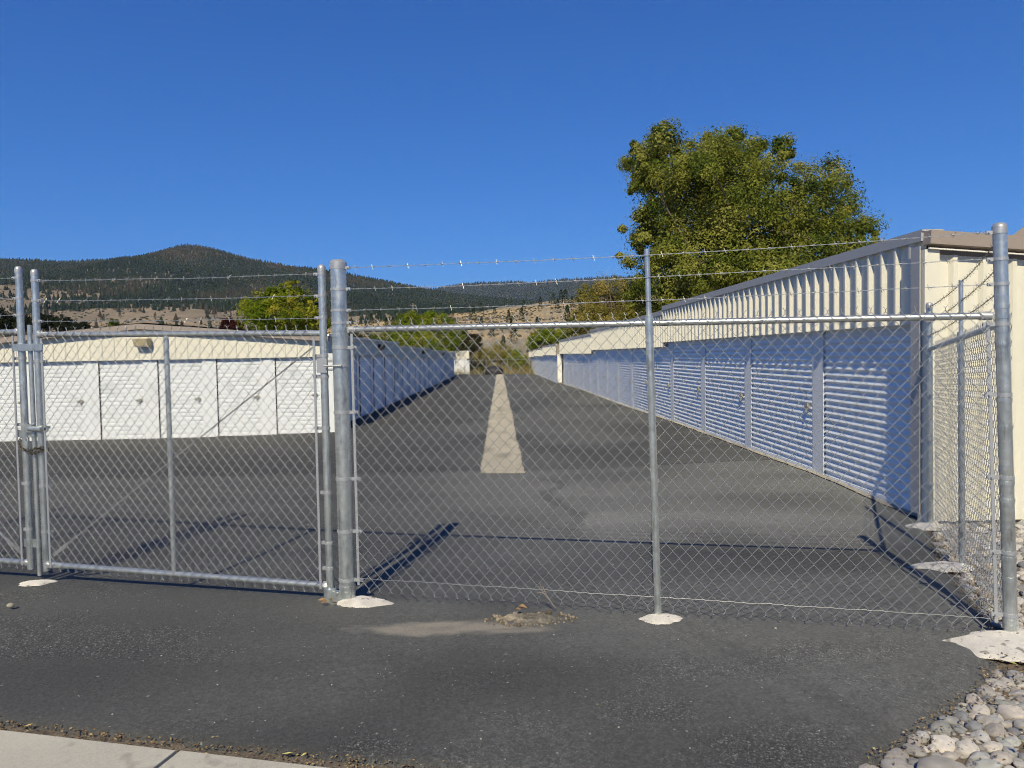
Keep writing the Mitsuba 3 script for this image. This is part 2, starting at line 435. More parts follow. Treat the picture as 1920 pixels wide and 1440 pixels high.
def latch_mesh():
    return join([box((0, -.02, 0), (.15, .02, .05)), box((.03, -.035, 0), (.06, .02, .09)), rod((-.05, -.04, .0), (.08, -.04, .0), .008, 8), rod((.02, -.04, -.09), (.02, -.04, -.02), .012, 8)])
LATCH = ply(latch_mesh(), 'mat_latch')

def padlocked(parent_door, tw):
    part(parent_door, 'latch', LATCH, None, tw=tw)

# ---- right-hand building -----------------------------------------------------
rb = thing('storage_building', 'long cream storage building with corrugated fascia and blue-shaded roll-up doors right of the aisle', 'storage building')
XF = 4.36                                                          # fascia plane; doors stand .11 behind it
RSEG = [(7.8, 20.3, 1.92, 2.84), (20.3, 36.3, 1.80, 2.73), (36.3, 55.4, 1.64, 2.59), (55.4, 72, 1.54, 2.34), (72, 91, 1.42, 2.18), (91, 105.6, 1.28, 2.06)]
for k, (y0, y1, zb, zt) in enumerate(RSEG):
    x = XF if k < 3 else XF - .27
    part(rb, 'fascia', panel_x(x, -1, y0, y1, zb, zt - .07, .13), 'mat_cream')
    part(rb, 'roof_trim', join([box((x + .012, (y0 + y1) / 2, zt - .038), (.13, y1 - y0, .095)), box((x + .06, (y0 + y1) / 2, zt + .02), (.22, y1 - y0 + .03, .02))]), 'mat_trimgrey')
    # roof sheet falling to the right, and end step
    part(rb, 'roof', join([sheet([(x, y0, zt), (x, y1, zt)], [(16.4, y0, zt - .08 * 12), (16.4, y1, zt - .08 * 12)]),
                           sheet([(x + .02, y0 + .004, zb + .0), (16.4, y0 + .004, zb - .9)], [(x + .02, y0 + .004, zt - .004), (16.4, y0 + .004, zt - .97)])]), 'mat_roofmetal')
    part(rb, 'soffit', box((x + .09, (y0 + y1) / 2, zb + .012), (.17, y1 - y0 - .01, .02)), 'mat_trimwhite')
part(rb, 'wall', join([box((10.4, 56.7, .3), (11.6, 97.7, 2.8 if 0 else 2.4))]), 'mat_cream')
# front wall facing the street
part(rb, 'front_wall', panel_y(7.8, -1, XF - .02, 16.2, -.12, lambda a: 2.625 - .08 * (a - XF), ph=.19), 'mat_cream')
part(rb, 'corner_trim', box((XF + .02, 7.79, 1.26), (.15, .13, 2.80)), 'mat_cream')
part(rb, 'corner_flashing', box((XF - .075, 7.86, 1.33), (.012, .17, 2.74)), 'mat_trimgrey')
th = math.atan(.08)
axr = [(math.cos(th), 0, -math.sin(th)), (0, 1, 0), (math.sin(th), 0, math.cos(th))]
part(rb, 'rake_trim', box((XF + 5.95, 7.745, 2.775 - .08 * 5.95), (12.0, .17, .135), ax=axr), 'mat_trimbrown')
part(rb, 'rake_trim', box((XF + 5.95, 7.70, 2.665 - .08 * 5.95), (12.0, .03, .012), ax=axr), 'mat_trimwhite')
DW = {w: ply(door_curtain(w, 2.25, deep=1.25), 'mat_door', smooth=40) for w in (2.42, 2.64)}
FAC = lambda x, y, z: T().translate([x, y, z]).rotate([0, 0, 1], -90)      # local -y looks to -x
COLM = ply(box((0, 0, 1.05), (.36, .10, 2.5)), 'mat_door')
y = 7.97
edges = [(7.97, 10.5)] + [(10.87 + 3.03 * k, 13.53 + 3.03 * k) for k in range(14)]
edges += [(55.7 + 3.03 * k, 58.3 + 3.03 * k) for k in range(16)]
for k, (a, b) in enumerate(edges):
    xd = XF + .11 if k < 15 else XF - .16
    yc = (a + b) / 2
    zb = float(min(G(4.4, a), G(4.4, b), G(4.4, yc)))
    w = 2.42 if k == 0 else 2.64
    tw = FAC(xd, yc + (.0 if k else .02), zb)
    d = part(rb, 'door', DW[w], None, tw=tw, label='nearest roll-up door, partly in the shade of the building corner' if k == 0 else None)
    if k < 15:
        yl = b - 2.56 if k == 0 else a + 2.42 if 0 else (a + .12 if k == 0 else a + .10)
        part(d, 'latch', LATCH, None, tw=FAC(xd - .02, yl + .05, zb + .95))
    if b < 104:
        part(rb, 'pilaster', COLM, None, tw=T().translate([xd + .028, b + .19, zb]).rotate([0, 0, 1], -90))
part(rb, 'end_pilaster', box((XF - .03, 55.33, .6), (.32, .14, 2.05)), 'mat_trimwhite', label='sunlit white return where the building steps out')
# rough kerb of spilled mortar under the doors
ks = np.arange(8.0, 55, .05)
kv = .035 + .05 * vfbm(ks * 2.3, ks * 0, 3)
part(rb, 'sill', sheet(np.stack([4.50 + 0 * ks, ks, G(4.4, ks) + .03], 1), np.stack([4.45 - kv, ks, G(4.4, ks) + .004], 1)), 'mat_gutter')

# ---- left-hand building -------------------------------------------------------
lb = thing('storage_building', 'low cream storage building with bright white roll-up doors left of the aisle', 'storage building')
XL, YF, RIDGE = -4.4, 19.54, -8.96
XL2 = 2 * RIDGE - XL
def rake(a): return 2.10 - .083 * (abs(a - RIDGE) - 4.56)
part(lb, 'fascia', panel_y(YF, -1, XL2, XL, 1.70, rake, rib=[(0, 0), (.12, 0), (.14, .02), (.165, .02), (.185, 0)]), 'mat_cream')
for s in (-1, 1):
    th2 = math.atan(.083) * s
    ax2 = [(math.cos(th2), 0, -math.sin(th2)), (0, 1, 0), (math.sin(th2), 0, math.cos(th2))]
    part(lb, 'rake_trim', box((RIDGE + s * 2.34, YF - .06, 2.16 - .083 * (2.34 - 4.56)), (4.70, .22, .13), ax=ax2), 'mat_trimbrown')
part(lb, 'soffit', box(((XL + XL2) / 2, YF + .065, 1.712), (XL - XL2 - .02, .12, .02)), 'mat_trimwhite')
part(lb, 'wall', box(((XL + XL2) / 2, 48.3, .72), (XL - XL2 - .36, 57.0, 2.5)), 'mat_door')
DF = ply(door_curtain(1.12, 2.05, .106, 1.0, True), 'mat_door', smooth=30)
FCOL = ply(box((0, 0, 1.0), (.355, .08, 2.05)), 'mat_door')
for k in range(6):
    xl = -13.09 + 1.48 * k
    zb = float(G(xl + .56, YF)) + (0.0)
    d = part(lb, 'door', DF, None, tw=T().translate([xl + .56, YF + .13, zb]))
    part(d, 'shade_strip', box((xl + .0, YF + .105, zb + 1.0), (.02, .05, 2.0)), 'mat_dark')  # near-black strip painting in the shadow line where pilaster meets door
    part(d, 'latch', LATCH, None, tw=T().translate([xl + .98, YF + .115, zb + .98]))
    part(lb, 'pilaster', FCOL, None, tw=T().translate([xl + 1.12 + .178, YF + .115, zb]))
part(lb, 'corner_trim', box((XL - .03, YF + .10, .7), (.08, .22, 2.1)), 'mat_trimwhite')
LSEG = [(19.6, 33.6, 1.72, 2.23), (33.6, 48.8, 1.58, 2.08), (48.8, 64, 1.50, 2.0), (64, 77, 1.42, 1.92)]
for k, (y0, y1, zb, zt) in enumerate(LSEG):
    part(lb, 'fascia', panel_x(XL, 1, y0, y1, zb, zt, .1), 'mat_cream')
    part(lb, 'roof_edge', box((XL + .02, (y0 + y1) / 2, zt + .02), (.16, y1 - y0, .05)), 'mat_trimwhite')
    part(lb, 'roof', join([sheet([(XL, y0, zt + .03), (XL, y1, zt + .03)], [(RIDGE, y0, zt + .41), (RIDGE, y1, zt + .41)]),
                           sheet([(XL2, y0, zt + .03), (XL2, y1, zt + .03)], [(RIDGE, y0, zt + .41), (RIDGE, y1, zt + .41)])]), 'mat_roofmetal')
    if k: part(lb, 'end_wall', (np.array([(XL, y0 + .02, zb - 1.0), (XL2, y0 + .02, zb - 1), (XL2, y0 + .02, zt), (RIDGE, y0 + .02, zt + .37), (XL, y0 + .02, zt)]), np.array([[0, 1, 2], [0, 2, 3], [0, 3, 4]])), 'mat_cream')
DA = ply(door_curtain(2.32, 2.1), 'mat_door', smooth=40)
ACOL = ply(box((0, 0, 1.0), (.32, .08, 2.05)), 'mat_door')
FAL = lambda x, y, z: T().translate([x, y, z]).rotate([0, 0, 1], 90)
for k in range(20):
    y0 = 21.85 + 2.7 * k
    if y0 > 75: break
    yc = y0 + 1.16
    zb = float(G(XL, yc))
    d = part(lb, 'aisle_door', DA, None, tw=FAL(XL - .11, yc, zb))
    part(d, 'shade_strip', box((XL - .075, y0 + .02, zb + 1.0), (.05, .13, 2.0)), 'mat_dark')  # shade of the pilaster recess, put in as a dark strip
    part(lb, 'aisle_pilaster', ACOL, None, tw=FAL(XL - .10, y0 + 2.32 + .19, zb))
part(lb, 'aisle_wall', box((XL - .10, 20.7, .72), (.08, 2.2, 2.1)), 'mat_door')

# small building at the far end
fb = thing('storage_building', 'small white end building seen beyond the left row of doors', 'storage building')
part(fb, 'wall', box((-7.5, 99, .1), (7.6, 7.8, 1.9)), 'mat_door')
part(fb, 'fascia', panel_y(95.0, -1, -11.3, -3.7, 1.2, lambda a: 2.16), 'mat_cream')
part(fb, 'roof', box((-7.5, 99, 2.14), (7.7, 8.1, .1)), 'mat_trimwhite')
part(fb, 'door', door_curtain(1.5, 1.9), 'mat_door', tw=T().translate([-4.75, 95.06, -.72]))

# wall lights
def wall_light(c, label, face):
    k = thing('wall_light', label, 'wall light', 'wall lights on the left building' if face == 'x' else None)
    w, d, h = .38, .24, .2
    pts = np.array([(-w / 2, 0, h / 2), (w / 2, 0, h / 2), (w / 2, -d, h / 2 - .03), (-w / 2, -d, h / 2 - .03), (-w / 2, 0, -h / 2), (w / 2, 0, -h / 2), (w / 2 - .03, -d * .8, -h / 2), (-w / 2 + .03, -d * .8, -h / 2)])
    hull = trimesh.convex.convex_hull(pts)
    lens = box((0, -d * .42, -h / 2 - .01), (w * .8, d * .6, .035))
    if face == 'x':
        hv, lv = rotz(np.array(hull.vertices), math.pi / 2), rotz(lens[0], math.pi / 2)
    else:
        hv, lv = np.array(hull.vertices), lens[0]
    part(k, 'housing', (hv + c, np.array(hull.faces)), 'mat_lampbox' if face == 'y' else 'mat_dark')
    part(k, 'lens', (lv + c, lens[1]), 'mat_lampglass')
wall_light(np.array([-8.92, YF - .02, 2.15]), 'beige box light under the gable peak of the left building', 'y')
for yy, zz, lab in ((28.0, 2.03, 'nearest dark box light on the shaded aisle wall'), (43.8, 1.9, 'middle dark box light on the shaded aisle wall'), (58.8, 1.82, 'farthest dark box light on the shaded aisle wall')):
    wall_light(np.array([XL + .02, yy, zz]), lab, 'x')

# house beyond the right-hand building
hs = thing('house', 'pale house with brown roof verge showing above the right building', 'house')
hx0, hx1, hy, he, hr = 20.4, 30.0, 30.0, 5.75, 9.8
def turn(m):
    v, f = m
    p = np.array([hx0, hy, 0])
    return rotz(v - p, -math.radians(40)) + p, f
hm = (hx0 + hx1) / 2
part(hs, 'wall', turn((np.array([(hx0, hy, -1), (hx1, hy, -1), (hx1, hy, he), (hm, hy, hr), (hx0, hy, he), (hx0, hy + 12, -1), (hx1, hy + 12, -1), (hx1, hy + 12, he), (hm, hy + 12, hr), (hx0, hy + 12, he)]),
                  np.array([[0, 1, 2], [0, 2, 3], [0, 3, 4], [5, 7, 6], [5, 8, 7], [5, 9, 8], [0, 4, 9], [0, 9, 5], [1, 6, 7], [1, 7, 2]]))), 'mat_trimwhite')
for s in (-1, 1):
    xe = hm + s * (hm - hx0 + .55)
    a = -s * math.atan2(hr - he, hm - hx0)
    ln = math.hypot(hm - hx0 + .55, (hr - he) * (hm - hx0 + .55) / (hm - hx0)) 
    axh = [(math.cos(a) , 0, math.sin(a) ), (0, 1, 0), (-math.sin(a), 0, math.cos(a))]
    zc = hr + .12 - (hr - he) * .5 * (hm - hx0 + .55) / (hm - hx0)
    part(hs, 'roof', turn(box(((hm + xe) / 2, hy + 6, zc), (ln, 12.9, .28), ax=axh)), 'mat_trimbrown')
part(hs, 'window', turn(box((hm, hy - .02, 4.2), (1.2, .06, 1.3))), 'mat_dark')

# ------------------------------------------------------------------ chain-link fence and gates
WIRE_R = .0022
def mesh_fabric(p0, p1, zb0, zb1, zt0, zt1, w=.079, h=.0897, seed=0, barbs=True):
    """Knitted chain-link: one flattened zigzag spiral per half diamond; returns one mesh."""
    p0, p1 = np.asarray(p0, float), np.asarray(p1, float)          # x, y
    L = np.linalg.norm(p1 - p0); e = (p1 - p0) / L
    nrm = np.array([-e[1], e[0]])
    K = int(round(L / (w / 2)))
    step = L / K
    J = int(round((zt0 - zb0) / (h / 2)))
    fr = np.array([0, .14, .86])
    sg, tt, dd = [], [], []
    for j in range(J):
        s0, s1 = (1 if j % 2 == 0 else -1), (1 if j % 2 else -1)
        for f in fr:
            sg.append(s0 + (s1 - s0) * f); tt.append(j + f); dd.append(0 if f == 0 else (1 if j % 2 == 0 else -1))
    sg.append(1 if J % 2 == 0 else -1); tt.append(J); dd.append(0)
    sg, tt, dd = np.array(sg), np.array(tt) / J, np.array(dd)
    r_ = np.random.default_rng(seed)
    k = np.arange(K)
    sign = np.where(k % 2 == 0, 1, -1)
    mid = (k + .5) * step
    s = mid[:, None] + sign[:, None] * sg[None] * (step / 2 + WIRE_R * .6)
    # slight slackness of the fabric
    s = s + .004 * (vnoise(s * 3, tt[None] * 5 + 0 * s, seed) - .5)
    depth = sign[:, None] * dd[None] * WIRE_R * 1.25 + .010 * (vfbm(s * 1.3, tt[None] * 3 + 0 * s, 2, seed) - .5)
    fz = s / L
    z = (zt0 + (zt1 - zt0) * fz) * (1 - tt[None]) + (zb0 + (zb1 - zb0) * fz) * tt[None]
    P = np.stack([p0[0] + e[0] * s + nrm[0] * depth, p0[1] + e[1] * s + nrm[1] * depth, z], -1)
    out = [tubes(P, WIRE_R, 4, (nrm[0], nrm[1], .02))]
    if barbs:                                                      # twisted selvage ends, top and bottom
        for end, up in ((0, 1), (-1, -1)):
            nodes = []
            for kk in range(K - 1):
                if sign[kk] * sg[end] > 0: nodes.append((kk + 1) * step)
            nodes = np.array(nodes)
            n = len(nodes)
            if not n: continue
            zn = (zt0 + (zt1 - zt0) * nodes / L) if end == 0 else (zb0 + (zb1 - zb0) * nodes / L)
            for q in (-1, 1):
                a = r_.uniform(.006, .017, n) * q; l = r_.uniform(.022, .036, n); tw = r_.uniform(-.006, .006, n)
                pts = []
                for f, g in ((-.06, .0), (.45, .1), (.75, .45), (1.0, 1.0)):
                    ss = nodes + a * g; de = tw * g + q * WIRE_R * .9 * (1 - g)
                    pts.append(np.stack([p0[0] + e[0] * ss + nrm[0] * de, p0[1] + e[1] * ss + nrm[1] * de, zn + up * l * f], -1))
                out.append(tubes(np.stack(pts, 1), WIRE_R * .9, 4, (nrm[0], nrm[1], .02)))
    return join(out)

def barbed(p0, p1, seed, sag=.012, gap=.125):
    p0, p1 = np.asarray(p0, float), np.asarray(p1, float)
    L = np.linalg.norm(p1 - p0); e = (p1 - p0) / L
    n = max(8, int(L / .035))
    t = np.linspace(0, 1, n)
    base = p0 + t[:, None] * (p1 - p0)
    wob = .012 * (vfbm(t * L * 1.1, t * 0 + seed, 3, seed) - .5)
    base[:, 2] += wob - sag * 4 * t * (1 - t)
    side = unit(np.cross(e, [0, 0, 1])); upv = np.cross(side, e)
    out = []
    for q in (0, math.pi):
        ph = t * L / .055 * math.pi + q
        out.append(tubes(base + .0018 * (np.cos(ph)[:, None] * side + np.sin(ph)[:, None] * upv), .0016, 4, side))
    r_ = np.random.default_rng(seed)
    ss = np.arange(gap * r_.uniform(.3, .9), L - .03, gap)
    for s_ in ss:
        c = p0 + e * s_; c[2] += np.interp(s_ / L, t, wob) - sag * 4 * (s_ / L) * (1 - s_ / L)
        a = r_.uniform(0, math.pi)
        for q in (0, 1):
            d = math.cos(a + q * 1.4) * side + math.sin(a + q * 1.4) * upv
            cc = c + e * (q * .008 - .004)
            out.append(rod(cc - d * .019 + e * .006, cc + d * .019 - e * .006, .0013, 4))
        out.append(rod(c - e * .008, c + e * .008, .0042, 6))
    return join(out)

def post_mesh(pb, pt, r, dome=True, sides=24):
    pb, pt = np.asarray(pb, float), np.asarray(pt, float)
    return rod(pb, pt, r, sides, n=2)

def cap_mesh(pt, r, h=.045):
    pt = np.asarray(pt, float)
    return lathe([(r * 1.09, -h * .8), (r * 1.09, -.004), (r * 1.03, .0), (r * .98, .004), (r * .9, .010), (r * .6, .018), (0.0001, .021)], pt, 24)

def ring_mesh(c, r, h=.022, axis=(0, 0, 1)):
    return lathe([(r, -h / 2), (r + .0035, -h / 2), (r + .0035, h / 2), (r, h / 2)], c, 24, axis)

def at(pb, pt, z):
    pb, pt = np.asarray(pb, float), np.asarray(pt, float)
    return pb + (pt - pb) * ((z - pb[2]) / (pt[2] - pb[2]))

def band_mesh(c, r, d, reach=.055, h=.022):
    """tension band: ring round a post and two ears with a bolt, the ears towards d (unit x, y)"""
    d = np.array([d[0], d[1], 0.0]); n = np.array([-d[1], d[0], 0])
    c = np.asarray(c, float)
    ears = [box(c + d * (r + reach / 2) + n * q * .006, (reach + .006, .0035, h), ax=[d, n, (0, 0, 1)]) for q in (-1, 1)]
    b = rod(c + d * (r + reach * .72) - n * .019, c + d * (r + reach * .72) + n * .022, .0048, 8)
    hd = rod(c + d * (r + reach * .72) - n * .021, c + d * (r + reach * .72) - n * .014, .0095, 8)
    return join([ring_mesh(c, r, h)] + ears + [b, hd])

def clamp_mesh(c, r, d):
    """barbed-wire clamp: ring and a bright bolt lug"""
    d = np.array([d[0], d[1], 0.0]); n = np.array([-d[1], d[0], 0]); c = np.asarray(c, float)
    return join([ring_mesh(c, r, .018), box(c + d * (r + .016), (.034, .018, .020), ax=[d, n, (0, 0, 1)]), rod(c + d * (r + .022) - n * .02, c + d * (r + .022) + n * .02, .0055, 8)])

eF = unit([3.987, -1.02]); nF = np.array([-eF[1], eF[0]])
FB, FM, FC = np.array([-1.087, 5.32]), np.array([.972, 4.775]), np.array([2.90, 4.30])
RM, RE = np.array([3.60, 5.92]), np.array([4.30, 7.60])
eR = unit(RE - FC)
def P3(p, z): return np.array([p[0], p[1], z])
WZ = {'big': (2.29, 2.145, 2.0), 'mid': (2.275, 2.14, 1.995), 'cor': (2.315, 2.165, 2.025)}

fence = thing('chain_link_fence', 'galvanised chain-link fence panel with top rail and three strands of barbed wire, facing the driveway', 'fence')
bb, bt = P3(FB, -.02), P3(FB + [-.006, 0], 2.33)
mb, mt = P3(FM, -.02), P3(FM + [-.045, .01], 2.315)
cb, ct = P3(FC, -.02), P3(FC + [-.075, .01], 2.35)
RB, RMID, RC_ = .0545, .0235, .0365
k = part(fence, 'post', post_mesh(bb, bt, RB), 'mat_galvanised', 30, label='thick gate post at the left end of the panel')
part(k, 'cap', cap_mesh(bt, RB), 'mat_alu', 30)
k = part(fence, 'post', join([post_mesh(mb, at(mb, mt, 1.885), RMID), post_mesh(at(mb, mt, 1.88), mt, .0165), ring_mesh(at(mb, mt, 1.74), RMID, .012), ring_mesh(at(mb, mt, 1.80), RMID, .012),
                              rod(at(mb, mt, 1.79), at(mb, mt, 1.90), .027, 20)]), 'mat_galvanised', 30, label='slim line post with a thin extension above the rail')
k = part(fence, 'post', post_mesh(cb, ct, RC_), 'mat_galvanised', 30, label='corner post leaning slightly left')
part(k, 'cap', cap_mesh(ct, RC_), 'mat_alu', 30)
rb_, rc_ = at(bb, bt, 1.868), at(cb, ct, 1.848)
d3 = unit(rc_ - rb_)
part(fence, 'top_rail', rod(rb_ + d3 * .085, rc_ - d3 * .065, .020, 20, n=12), 'mat_galvanised', 30)
part(fence, 'rail_end', join([rod(rb_ + d3 * .075, rb_ + d3 * .125, .0245, 16), box(rb_ + d3 * .068, (.03, .008, .04), math.atan2(d3[1], d3[0]))]), 'mat_alu', 30)
part(fence, 'rail_end', join([rod(rc_ - d3 * .115, rc_ - d3 * .055, .0245, 16), box(rc_ - d3 * .05, (.03, .008, .04), math.atan2(d3[1], d3[0]))]), 'mat_alu', 30)
off = nF * -.024
f0, f1 = FB + eF * .095 + off * .4, FC - eF * .085 + np.array([-.035, 0]) + off * .4
part(fence, 'wire_mesh', mesh_fabric(f0 - nF * .014, f1 - nF * .014, .085, .075, 1.905, 1.885, seed=3), 'mat_wire', True)
tw0 = np.linspace(0, 1, 90)
tp = P3(f0 - nF * .02, .155)[None] + tw0[:, None] * (P3(f1 - nF * .02, .125) - P3(f0 - nF * .02, .155))[None]
tp[:, 2] += .010 * (vfbm(tw0 * 26, tw0 * 0, 3, 4) - .5)
part(fence, 'tension_wire', tubes(tp, .0019, 5), 'mat_wire', True)
for c_, q, zz in ((FB, 1, (1.845, .10)), (FC, -1, (1.82, .09))):
    base = bb if q == 1 else cb
    top = bt if q == 1 else ct
    off_ = RB + .032 if q == 1 else RC_ + .036
    a_, b_ = at(base, top, zz[0]) , at(base, top, zz[1])
    a_ = a_ + P3(eF * q * off_, 0) ; b_ = b_ + P3(eF * q * off_, 0)
    v, f = box((0, 0, 0), (.018, .006, 1))
    v = np.where(v[:, 2:3] > 0, a_, b_) + np.stack([v[:, 0] * eF[0] - v[:, 1] * eF[1], v[:, 0] * eF[1] + v[:, 1] * eF[0], 0 * v[:, 0]], 1)
    part(fence, 'tension_bar', (v, f), 'mat_alu')
for z in (1.745, 1.30, .84, .475, .135):
    part(fence, 'tension_band', band_mesh(at(bb, bt, z), RB, eF, .065), 'mat_alu')
for z in (1.80, 1.40, .93, .50, .14):
    part(fence, 'tension_band', band_mesh(at(cb, ct, z), RC_, -eF, .06), 'mat_alu')
for z in (1.90, 1.845, 1.765, 1.37, .90, .465, .105, .075):
    part(fence, 'brace_band', ring_mesh(at(cb, ct, z), RC_, .026), 'mat_galvanised')
for z in (1.868, 1.83, .085, .05):
    part(fence, 'brace_band', ring_mesh(at(bb, bt, z), RB, .022), 'mat_galvanised')
for i in range(3):
    zb_, zm_, zc_ = WZ['big'][i], WZ['mid'][i], WZ['cor'][i]
    a_, m_, c_ = at(bb, bt, zb_) + P3(eF * (RB + .03), 0), at(mb, mt, zm_) - P3(nF * .02, 0), at(cb, ct, zc_) - P3(eF * (RC_ + .03), 0)
    v = join([barbed(a_, m_, 11 + i, .006), barbed(m_, c_, 21 + i, .004)])
    part(fence, 'barbed_wire', v, 'mat_wire')
    part(fence, 'wire_clamp', clamp_mesh(at(bb, bt, zb_), RB, eF), 'mat_alu')
    part(fence, 'wire_clamp', clamp_mesh(at(cb, ct, zc_), RC_, -eF), 'mat_alu')
    part(fence, 'wire_tie', ring_mesh(m_ + P3(nF * .02, 0), .0185, .006), 'mat_wire')
part(fence, 'wire_clamp', clamp_mesh(at(bb, bt, 1.915), RB, eF), 'mat_alu')
for s_ in np.arange(.35, 3.9, .42):                                # ties holding the fabric to the rail
    c_ = rb_ + d3 * s_
    part(fence, 'wire_tie', lathe([(.0205, -.002), (.0245, -.002), (.0245, .002), (.0205, .002)], c_, 14, d3), 'mat_wire')

ret = thing('chain_link_fence', 'short chain-link return running from the corner post back to the right building', 'fence')
m0, m1 = P3(RM, -.1), P3(RM + [-.02, 0], 2.19)
e0, e1 = P3(RE, -.13), P3(RE + [-.02, 0], 2.10)
part(ret, 'post', join([post_mesh(m0, at(m0, m1, 1.77), .0235), post_mesh(at(m0, m1, 1.76), m1, .0165), rod(at(m0, m1, 1.68), at(m0, m1, 1.79), .027, 20)]), 'mat_galvanised', 30)
k = part(ret, 'post', post_mesh(e0, e1, .030), 'mat_galvanised', 30, label='end post standing against the building corner')
part(k, 'cap', cap_mesh(e1, .030), 'mat_alu', 30)
q0, q1 = at(cb, ct, 1.80) + P3(eR * .06, 0), at(e0, e1, 1.655) - P3(eR * .05, 0)
part(ret, 'top_rail', rod(q0, q1, .020, 20, n=8), 'mat_galvanised', 30)
nR = np.array([-eR[1], eR[0]])
g0, g1 = FC + eR * .07 + np.array([-.02, 0]), RE - eR * .06
part(ret, 'wire_mesh', mesh_fabric(g0 - nR * .024, g1 - nR * .024, .05, -.05, 1.84, 1.70, seed=8), 'mat_wire', True)
for zz in (1.66, 1.2, .75, .3):
    part(ret, 'tension_band', band_mesh(at(e0, e1, zz), .030, -eR, .05), 'mat_alu')
for zz in (1.69, 1.22, .80, .35):
    part(ret, 'tension_band', band_mesh(at(cb, ct, zz), RC_, eR, .05), 'mat_galvanised')
for i, (zc_, zm_, ze_) in enumerate(((2.285, 2.17, 2.07), (2.135, 2.03, 1.93), (1.99, 1.90, 1.80))):
    a_, m_, c_ = at(cb, ct, zc_), at(m0, m1, zm_), at(e0, e1, ze_)
    part(ret, 'barbed_wire', join([barbed(a_ + P3(eR * .04, 0), m_, 31 + i, .015), barbed(m_, c_ - P3(eR * .03, 0), 41 + i, .015)]), 'mat_chain')
    part(ret, 'wire_clamp', clamp_mesh(c_, .030, -eR), 'mat_alu')

# ---- gate leaves -------------------------------------------------------------
GH = np.array([-1.212, 5.345])                                     # hinge stile
eG = unit([-3.60 + 1.212, 6.055 - 5.345]); nG = np.array([eG[1], -eG[0]])
nG = nG if nG[1] > 0 else -nG
def gate(name, label, h, l, ztop_h, ztop_l, zr_h, zr_l, zb_h, zb_l, wires_h, wires_l, r=.0265, seed=0):
    """leaf from hinge stile h to latch stile l (x, y)"""
    g = thing(name, label, 'gate')
    h, l = np.asarray(h, float), np.asarray(l, float)
    e = unit(l - h); n = np.array([-e[1], e[0]]); n = n if n[1] > 0 else -n
    L = np.linalg.norm(l - h)
    hb, ht = P3(h, zb_h - .045), P3(h, ztop_h)
    lb_, lt = P3(l, zb_l - .05), P3(l, ztop_l)
    for (a, b) in ((hb, ht), (lb_, lt)):
        k = part(g, 'stile', post_mesh(a, b, r), 'mat_galvanised', 30)
        part(k, 'cap', cap_mesh(b, r, .04), 'mat_alu', 30)
    t0, t1 = P3(h, zr_h), P3(l, zr_l)
    b0, b1 = P3(h, zb_h), P3(l, zb_l)
    part(g, 'top_rail', rod(t0, t1, .0215, 20, n=10), 'mat_galvanised', 30)
    part(g, 'bottom_rail', rod(b0, b1, .0215, 20, n=10), 'mat_galvanised', 30)
    weld = [lathe([(r + .001, -.03), (r + .006, -.012), (r + .006, .012), (r + .001, .03)], c, 16, axis) for c, axis in ((P3(h, zb_h), P3(e, 0)), (P3(l, zb_l), P3(-e, 0)), (P3(l, zr_l), P3(-e, 0)), (P3(h, zr_h), P3(e, 0)))]
    part(g, 'weld', join([ico(2, .3, i, (.033, .033, .03)) if 0 else (ico(2, .25, i)[0] * [.034, .034, .030] + c, ico(2, .25, i)[1]) for i, c in enumerate((P3(h + e * .028, zb_h), P3(l - e * .028, zb_l), P3(l - e * .03, zr_l)))]), 'mat_alu', 60)
    mid = h + e * L * .52
    part(g, 'brace', rod(P3(mid, (zr_h + zr_l) / 2), P3(mid, (zb_h + zb_l) / 2), .0185, 18), 'mat_galvanised', 30)
    f0, f1 = h + e * .075 - n * .026, l - e * .075 - n * .026
    part(g, 'wire_mesh', mesh_fabric(f0, f1, zb_h - .015, zb_l - .015, zr_h + .03, zr_l + .03, seed=seed), 'mat_wire', True)
    for p, q, za, zb2 in ((h, 1, zr_h - .03, zb_h - .02), (l, -1, zr_l - .03, zb_l - .02)):
        c = p + e * q * .062 - n * .022
        part(g, 'tension_bar', box(P3(c, (za + zb2) / 2), (.017, .006, za - zb2), math.atan2(e[1], e[0])), 'mat_alu')
    for f in (.06, .345, .60, .80):
        part(g, 'tension_band', band_mesh(P3(h, zb_h + (1 - f) * (zr_h - zb_h) - .05), r, e, .055), 'mat_alu')
        part(g, 'tension_band', band_mesh(P3(l, zb_l + (1 - f) * (zr_l - zb_l) - .10), r, -e, .055), 'mat_alu')
    for f in (.17, .93):
        part(g, 'tension_band', band_mesh(P3(h, zb_h + (1 - f) * (zr_h - zb_h)), r, e, .055), 'mat_alu')
    for i in range(3):
        part(g, 'barbed_wire', barbed(P3(h + e * (r + .03), wires_h[i]), P3(l - e * (r + .03), wires_l[i]), 51 + i + seed * 7, .004), 'mat_wire')
        part(g, 'wire_clamp', clamp_mesh(P3(h, wires_h[i]), r, e), 'mat_alu')
        part(g, 'wire_clamp', clamp_mesh(P3(l, wires_l[i]), r, -e), 'mat_alu')
    # truss rod from high on the hinge side to low on the latch side, with flat end straps
    u0, u1 = P3(h + e * .07 + n * -.012, zr_h - .09), P3(l - e * .07 + n * -.012, zb_l + .07)
    d = unit(u1 - u0)
    part(g, 'truss_rod', join([rod(u0, u1 - d * .10, .0052, 8), box(u1 - d * .09, (.16, .006, .028), ax=[d, P3(n, 0), np.cross(d, P3(n, 0))]), rod(u1 - d * .30, u1 - d * .17, .009, 8)]), 'mat_wire')
    return g

